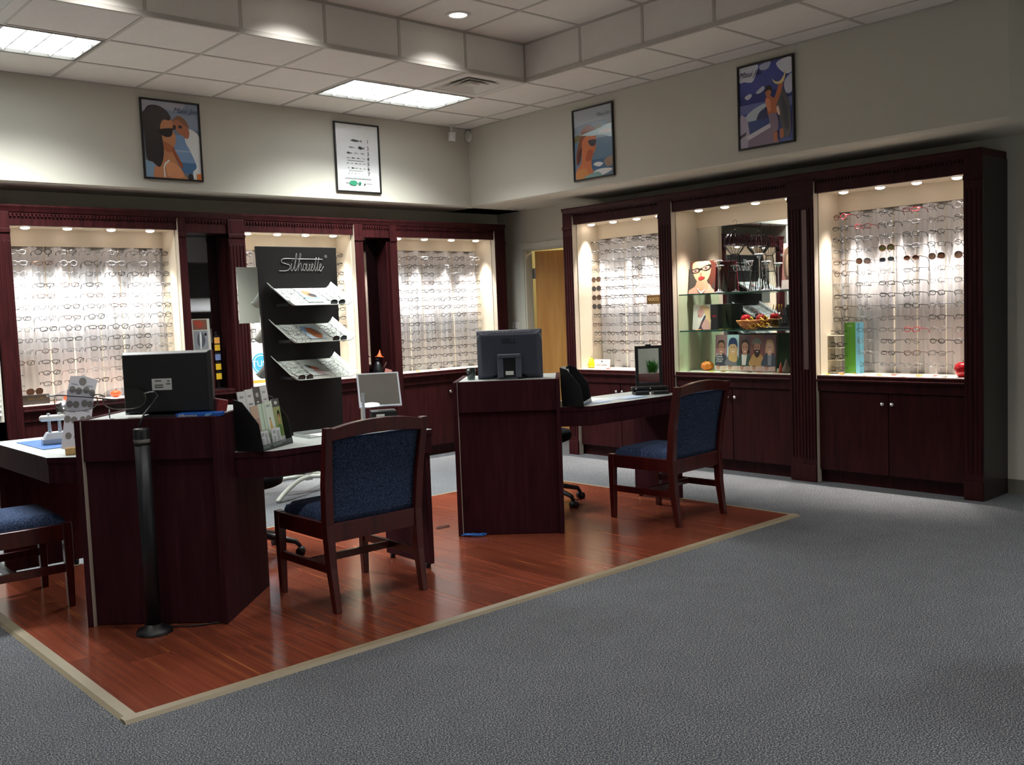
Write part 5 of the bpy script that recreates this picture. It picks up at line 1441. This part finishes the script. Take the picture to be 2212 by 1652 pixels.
def apple(label, loc, r, cat='apple'):
    t = thing('apple', label, cat, loc, 0, 'apples')
    part('fruit', MB().lathe([(r * .12, -r * .82), (r * .5, -r * .88), (r * .9, -r * .45), (r, .1 * r), (r * .86, .6 * r), (r * .5, .85 * r), (r * .15, .72 * r), (0, .6 * r)], seg=18), redm, t)
    part('stem', MB().tube([(0, 0, r * .6), (.004, 0, r * 1.15)], .0018, seg=5), pm('stem_brown', '#4b3522', rough=.7), t)
apple('shiny red apple at the left of the wicker basket', (1.32, -1.12, Z2 + .085), .042)
apple('shiny red apple at the right of the wicker basket', (1.32, -1.265, Z2 + .085), .042)
apple('large red apple at the right end of the rightmost cabinet deck', (1.30, -2.875, B_ZB + .053), .058)
# sunglasses rack on the dark tray
t = thing('tray_riser', 'dark tray at the right end of the middle glass shelf', 'tray', (1.32, -1.44, Z2), RB)
part('tray', MB().box(-.17, .17, -.07, .10, 0, .012), blackm, t, bevel=.002)
t = thing('sunglass_rack', 'black sloping rack of folded frames at the end of the middle shelf', 'rack', (1.33, -1.505, Z2 + .012), RB)
part('rack', MB().add([(-.06, -.05, 0), (.09, -.05, 0), (.09, .07, 0), (-.06, .07, 0), (-.04, .05, .18), (.09, .05, .18)], [(0, 3, 2, 1), (0, 1, 5, 4), (0, 4, 3), (1, 2, 5), (2, 3, 4, 5)]), blackm, t)
for k in range(4):
    o = put_glasses('eyeglasses', (1.265 + .004 * k, -1.452 - .022 * k, Z2 + .10), (0, PI / 2 - .3, RB), 'slim', ['black', 'brown', 'black', 'gunmetal'][k], 'folded %s frame hanging on the black rack, %s from left' % (['black', 'brown', 'dark black', 'gunmetal'][k], ORD[k]), 'eyeglasses', 'folded frames on the black rack')
    part('gold_temple', MB().tube([(-.06, -.004, -.02), (-.10, -.006, .0)], .004, seg=6), goldm, o)
# pumpkin
orange = pm('pumpkin_orange', '#d9761f', rough=.4, var=.12, scale=15)
def pumpkin(label, loc, r, m=orange, grp='small pumpkins'):
    t = thing('pumpkin', label, 'pumpkin', loc, 0, grp)
    def fn(u, v):
        a = 2 * PI * u; th = PI * (v * .96 + .02)
        rr = r * (1 - .10 * (.5 + .5 * math.cos(a * 8))) * math.sin(th) ** .8
        return (rr * math.cos(a), rr * math.sin(a), r * .70 - r * .70 * math.cos(th) * (1 - .12 * math.sin(th)))
    part('fruit', MB().grid(fn, 48, 12), m, t)
    part('stem', MB().tube([(0, 0, r * 1.25), (.004, .002, r * 1.5), (.012, .004, r * 1.65)], [.006, .004, .003], seg=6), pm('stem_green', '#4a4a26', rough=.7), t)
pumpkin('orange pumpkin at the left of the five portraits card', (1.36, -.695, B_ZB + .001), .058)
glowor = pm('orange_glass', '#f0572a', rough=.2, var=.1)
pumpkin('small glossy orange pumpkin beside the spectacle case in leftmost cabinet', (-3.015, 2.0, A_ZB + .001), .036, glowor)
pumpkin('small glossy orange pumpkin teapot near the monitor in leftmost cabinet', (-2.66, 2.0, A_ZB + .001), .040, glowor)

# autumn leaves scattered on the decks
leaf_pts = [(0, -.5), (.08, -.2), (.4, -.3), (.3, -.08), (.5, .08), (.22, .12), (.2, .38), (.07, .22), (0, .5), (-.07, .22), (-.2, .38), (-.22, .12), (-.5, .08), (-.3, -.08), (-.4, -.3), (-.08, -.2)]
leafm = {c: pm('leaf_' + c, h, rough=.6, var=.2, scale=40) for c, h in (('yellow', '#d6b323'), ('orange', '#cf6a24'), ('red', '#b52a22'), ('brown', '#8a5a2c'))}
LEAF = {c: MB().add([(x * .07, y * .07, .004 + .006 * abs(x) + .004 * y) for x, y in leaf_pts], [tuple(range(16))]).mesh('autumn_leaf', m) for c, m in leafm.items()}
def leaf(loc, c, label):
    o = link('autumn_leaf', LEAF[c], None, loc, (rnd.uniform(-.1, .2), rnd.uniform(-.15, .15), rnd.uniform(0, 6)))
    tag(o, label, 'leaf', 'autumn leaves on the cabinet decks')
seq = ['yellow', 'orange', 'brown', 'yellow', 'orange', 'red', 'yellow', 'orange', 'red', 'brown']
for k in range(10):
    leaf((1.225 + .03 * (k % 3), -1.90 - .098 * k, B_ZB + .002), seq[k], '%s autumn leaf %s from left on the deck of the rightmost cabinet' % (seq[k], ORD[k]))
for k, (y, c) in enumerate(((-.58, 'brown'), (-.83, 'yellow'), (-.95, 'brown'), (-1.02, 'orange'), (-1.20, 'brown'), (-1.30, 'orange'), (-1.45, 'orange'))):
    leaf((1.235, y, B_ZB + .002), c, '%s autumn leaf %s from left before the five portraits card' % (c, ORD[k]))
for k, (y, c) in enumerate(((.55, 'orange'), (.34, 'red'), (.12, 'red'))):
    leaf((1.24, y, B_ZB + .002), c, '%s autumn leaf %s from left in the cabinet right of the doorway' % (c, ORD[k]))
for k, (x, c) in enumerate(((.22, 'orange'), (.48, 'red'), (.74, 'red'), (.95, 'brown'))):
    leaf((x, 1.92, A_ZB + .002), c, '%s autumn leaf %s from left in the corner cabinet' % (c, ORD[k]))
for k, (x, c) in enumerate(((-3.14, 'orange'), (-2.98, 'red'), (-2.82, 'orange'), (-2.55, 'red'))):
    leaf((x, 1.93, A_ZB + .002), c, '%s autumn leaf %s from left in the leftmost cabinet' % (c, ORD[k]))
for k, (y, c) in enumerate(((-.60, 'red'), (-.68, 'orange'), (-.92, 'yellow'), (-.99, 'yellow'))):
    leaf((1.27, y, Z2 + .002), c, '%s autumn leaf %s from left on the middle glass shelf' % (c, ORD[k]))
# gnome-like red and white ornament at the end of the deck
t = thing('wooden_ornament', 'little red and grey ornament at the right end of the portraits deck', 'ornament', (1.30, -1.50, B_ZB), RB)
part('body', MB().lathe([(.03, 0), (.034, .03), (.02, .06), (.008, .10), (0, .115)], seg=16), pm('ornament_grey', '#5d5148', rough=.6), t)
part('cap', MB().lathe([(.02, 0), (.012, .05), (0, .09)], (-.05, 0, 0), 12), pm('ornament_red', '#a5402f', rough=.5), t)

# ---- small things in the other cabinets
t = thing('yellow_pear', 'bright yellow green pear in the cabinet right of the doorway', 'ornament', (1.36, .665, B_ZB), 0)
part('fruit', MB().lathe([(.012, 0), (.036, .012), (.040, .035), (.030, .06), (.018, .085), (.008, .1), (0, .102)], seg=18), pm('pear_yellow', '#b9b312', rough=.25, var=.1), t)
part('stem', MB().tube([(0, 0, .1), (.004, 0, .115)], .002, seg=5), MATS['stem_brown'], t)
t = card('small cream name card beside the yellow pear', (1.36, .535, B_ZB + .002), .20, .082, [('#e3ddd0', FULL)], side='#cfc8b8')
tx = MB(); text_mb(tx, 'kate spade', .030, T(0, -.001, .030) @ FACE, extrude=.0002); text_mb(tx, '\u2660', .02, T(0, -.001, .062) @ FACE, extrude=.0002)
part('lettering', tx, black, t)
t = thing('name_plaque', 'brown name plaque with gold letters in the cabinet right of the doorway', 'plaque', (1.44, -.055, 1.405), RB)
part('plate', MB().box(-.08, .08, 0, .012, 0, .082), pm('bronze_plate', '#5c431c', rough=.35, metal=.3), t, bevel=.002)
tx = MB(); text_mb(tx, 'GUCCI', .040, T(0, -.0006, .042) @ FACE)
part('lettering', tx, pm('gold_letter', '#cdb27a', rough=.3, metal=.6), t)
part('back_clip', MB().box(-.02, .02, .012, .07, .03, .05), acrylic, t)
# green display box with shelves of frames
t = thing('green_display_box', 'green and light blue printed display box standing in the rightmost cabinet', 'display box', (1.40, -1.99, B_ZB), RB)
part('panel', MB().box(-.045, .045, 0, .01, 0, .385), pm('green_print', '#3f7a1f', rough=.35, var=.08), t)
part('blue_side', MB().box(.045, .078, 0, .06, 0, .385), pm('sky_blue_print', '#6fb6cf', rough=.35, var=.05), t)
part('back', MB().box(-.045, .045, .05, .06, 0, .385), MATS['green_print'], t)
tx = MB(); text_mb(tx, 'ECO', .018, T(-.0, -.0005, .36) @ FACE, extrude=.0002)
part('lettering', tx, pm('pale_green_letter', '#b9d3a3', rough=.5), t)
for k in range(4):
    z = B_ZB + .012 + .093 * k
    s_ = thing('clear_shelf', 'small pale shelf beside the green box, %s from bottom' % ORD[k], 'shelf', (1.37, -1.895, z), RB, 'small pale shelves by the green box')
    part('plate', MB().box(-.055, .05, -.04, .06, -.004, 0), pm('pale_acrylic', '#ded4bd', rough=.3), s_)
    put_glasses('eyeglasses', (1.37, -1.895, z + .022), (0, 0, RB - .15), ['rect', 'cat', 'rect', 'slim'][k], ['gunmetal', 'black', 'black', 'black'][k], '%s eyeglasses on the %s pale shelf beside the green box' % (['gunmetal', 'black', 'glossy black', 'slim black'][k], ORD[k] + ' lowest'), 'eyeglasses', 'eyeglasses by the green box')
t = thing('ornament_bottle', 'white capped bottle standing behind the large red apple', 'bottle', (1.42, -2.885, B_ZB))
part('bottle', MB().lathe([(.025, 0), (.028, .03), (.028, .10), (.012, .125), (.012, .16), (.016, .165), (.016, .20), (0, .202)], seg=16), white, t)
# spectacle case with sunglasses, leftmost cabinet
t = thing('spectacle_case', 'long dark brown box with gold lettering under the sunglasses, leftmost cabinet', 'box', (-3.26, 1.97, A_ZB))
part('box', MB().box(-.095, .095, -.03, .04, 0, .072), pm('dark_brown_board', '#241811', rough=.5), t, bevel=.002)
tx = MB(); text_mb(tx, 'RALPH LAUREN', .016, T(0, -.0305, .045) @ FACE, extrude=.0003)
part('lettering', tx, goldm, t)
put_glasses('sunglasses', (-3.26, 1.955, A_ZB + .096), (0, 0, .25), 'large', 'brown', 'brown sunglasses resting on the long dark brown box', 'sunglasses', None, 'brown')
# round blue emblem card behind the tower
t = card('white card with a round blue emblem in the cabinet behind the tower', (-1.40, 1.97, A_ZB + .002), .26, .40, [('#d8dce0', FULL), ('#3f9ad0', ell(.5, .55, .36, .235, 28)), ('#bfe0f2', ell(.5, .55, .31, .20, 28)), ('#3f9ad0', ell(.5, .55, .28, .18, 28)), ('#e08a3a', rect(0, .9, 1, .96))], rz=RA, side='#cfd3d6')
tx = MB(); text_mb(tx, 'TUSA', .075, T(0, -.002, .18) @ FACE, extrude=.0002)
part('lettering', tx, white, t)
# niche contents
card('framed print of glassware leaning in the left mirrored niche', (-1.945, 1.955, A_ZB + .33), .155, .26, [('#b9b6ae', FULL), ('#6a4a3a', rect(.05, .02, .85, .35)), ('#8f3a2c', curve([(.1, .1), (.4, .05), (.7, .15), (.4, .3)])), ('#7e8086', rect(.05, .38, .85, .97)), ('#4a4d54', curve([(.3, .5), (.55, .45), (.7, .7), (.5, .9), (.25, .8)])), ('#c3c6c8', curve([(.4, .45), (.5, .5), (.45, .95), (.38, .9)])), ('#1d1d20', ell(.72, .5, .07, .05))], rz=RA, side='#c9c5bb', lean=-.05, name='leaning_print', cat='picture', easel=False)
t = thing('riser_box', 'dark wooden riser standing in the left mirrored niche', 'box', (-1.945, 1.985, A_ZB))
part('box', MB().box(-.085, .085, -.045, .045, 0, .328), wood, t)
for k, z in enumerate((.36, .30, .22, .14, .06)):
    c = ['#d99a4a', '#c9a12c', '#6d7ba6', '#d9b02a', '#d9b02a'][k]
    o = thing('care_kit', '%s care kit hanging in the left niche, %s from top' % (['orange', 'gold', 'slate blue', 'yellow', 'bright yellow'][k], ORD[k]), 'packet', (-1.825, 1.93, A_ZB + z + .02), 0, 'care kits hanging in the left niche')
    part('packet', MB().box(-.022, .022, 0, .012, 0, .05), pm('packet_%d' % k, c, rough=.4), o)
    part('header_card', MB().box(-.022, .022, .002, .004, .05, .066), black, o)
t = thing('hook_strip', 'thin black hook strip standing in the left niche', 'strip', (-1.825, 1.948, A_ZB))
part('strip', MB().box(-.008, .008, 0, .006, 0, .48).box(-.05, .05, -.05, .05, 0, .006), black, t)
t = thing('witch_figure', 'small black and orange witch figure in the right mirrored niche', 'figurine', (-.235, 1.93, A_ZB))
part('skirt', MB().lathe([(.05, 0), (.045, .05), (.03, .10), (.018, .13)], seg=16), black, t)
part('hat', MB().lathe([(.045, .17), (.042, .176), (.024, .18), (.012, .21), (.0, .245)], seg=16, M=T(ry=.12)), pm('witch_orange', '#c4531c', rough=.5), t)
part('head', MB().ball((0, 0, .152), .022, 12, 8), pm('felt_dark', '#241a1c', rough=.8), t)
part('broom', MB().tube([(.03, -.03, .04), (.07, -.04, .12)], .004, seg=6), MATS['stem_brown'], t)
part('sign', MB().box(.03, .11, -.05, -.046, .02, .075, 0, T(ry=.3)), pm('pink_sign', '#b3746c', rough=.6), t)

# ================================================================== OUTSIDE THE VIEW, SEEN IN THE DESK MIRROR
t = thing('side_table', 'small dark wooden side table outside the view', 'table', (-1.64, -5.06, 0))
part('table_top', MB().box(-.25, .25, -.25, .25, .70, .755), wood, t, bevel=.004)
for a in (-.22, .22):
    for b in (-.22, .22):
        part('leg', MB().box(a - .02, a + .02, b - .02, b + .02, 0, .70), wood, t)
t = thing('potted_grass', 'small potted green grass plant on the side table', 'plant', (-1.64, -5.06, .755))
part('pot', MB().lathe([(.05, 0), (.06, .07), (.066, .075), (.066, .085), (.055, .085), (.05, .07)], seg=18), pm('brown_pot', '#5a3a2a', rough=.6), t)
gm = MB()
for k in range(160):
    a = rnd.uniform(0, 2 * PI); r0 = rnd.uniform(0, .045); out = rnd.uniform(.02, .13); h = rnd.uniform(.10, .22)
    c, s = math.cos(a), math.sin(a)
    b0 = Vector((r0 * c, r0 * s, .07)); m1 = Vector(((r0 + out * .4) * c, (r0 + out * .4) * s, .07 + h * .7)); tip = Vector(((r0 + out) * c, (r0 + out) * s, .07 + h * (1 - out * 2)))
    w = Vector((-s, c, 0)) * .004
    gm.add([b0 - w, b0 + w, m1 + w, m1 - w, tip], [(0, 1, 2, 3), (3, 2, 4)])
go = part('grass_blades', gm, pm('grass_green', '#3f8a2c', rough=.5, var=.3, scale=30), t); go['kind'] = 'stuff'
bpy.context.view_layer.update()
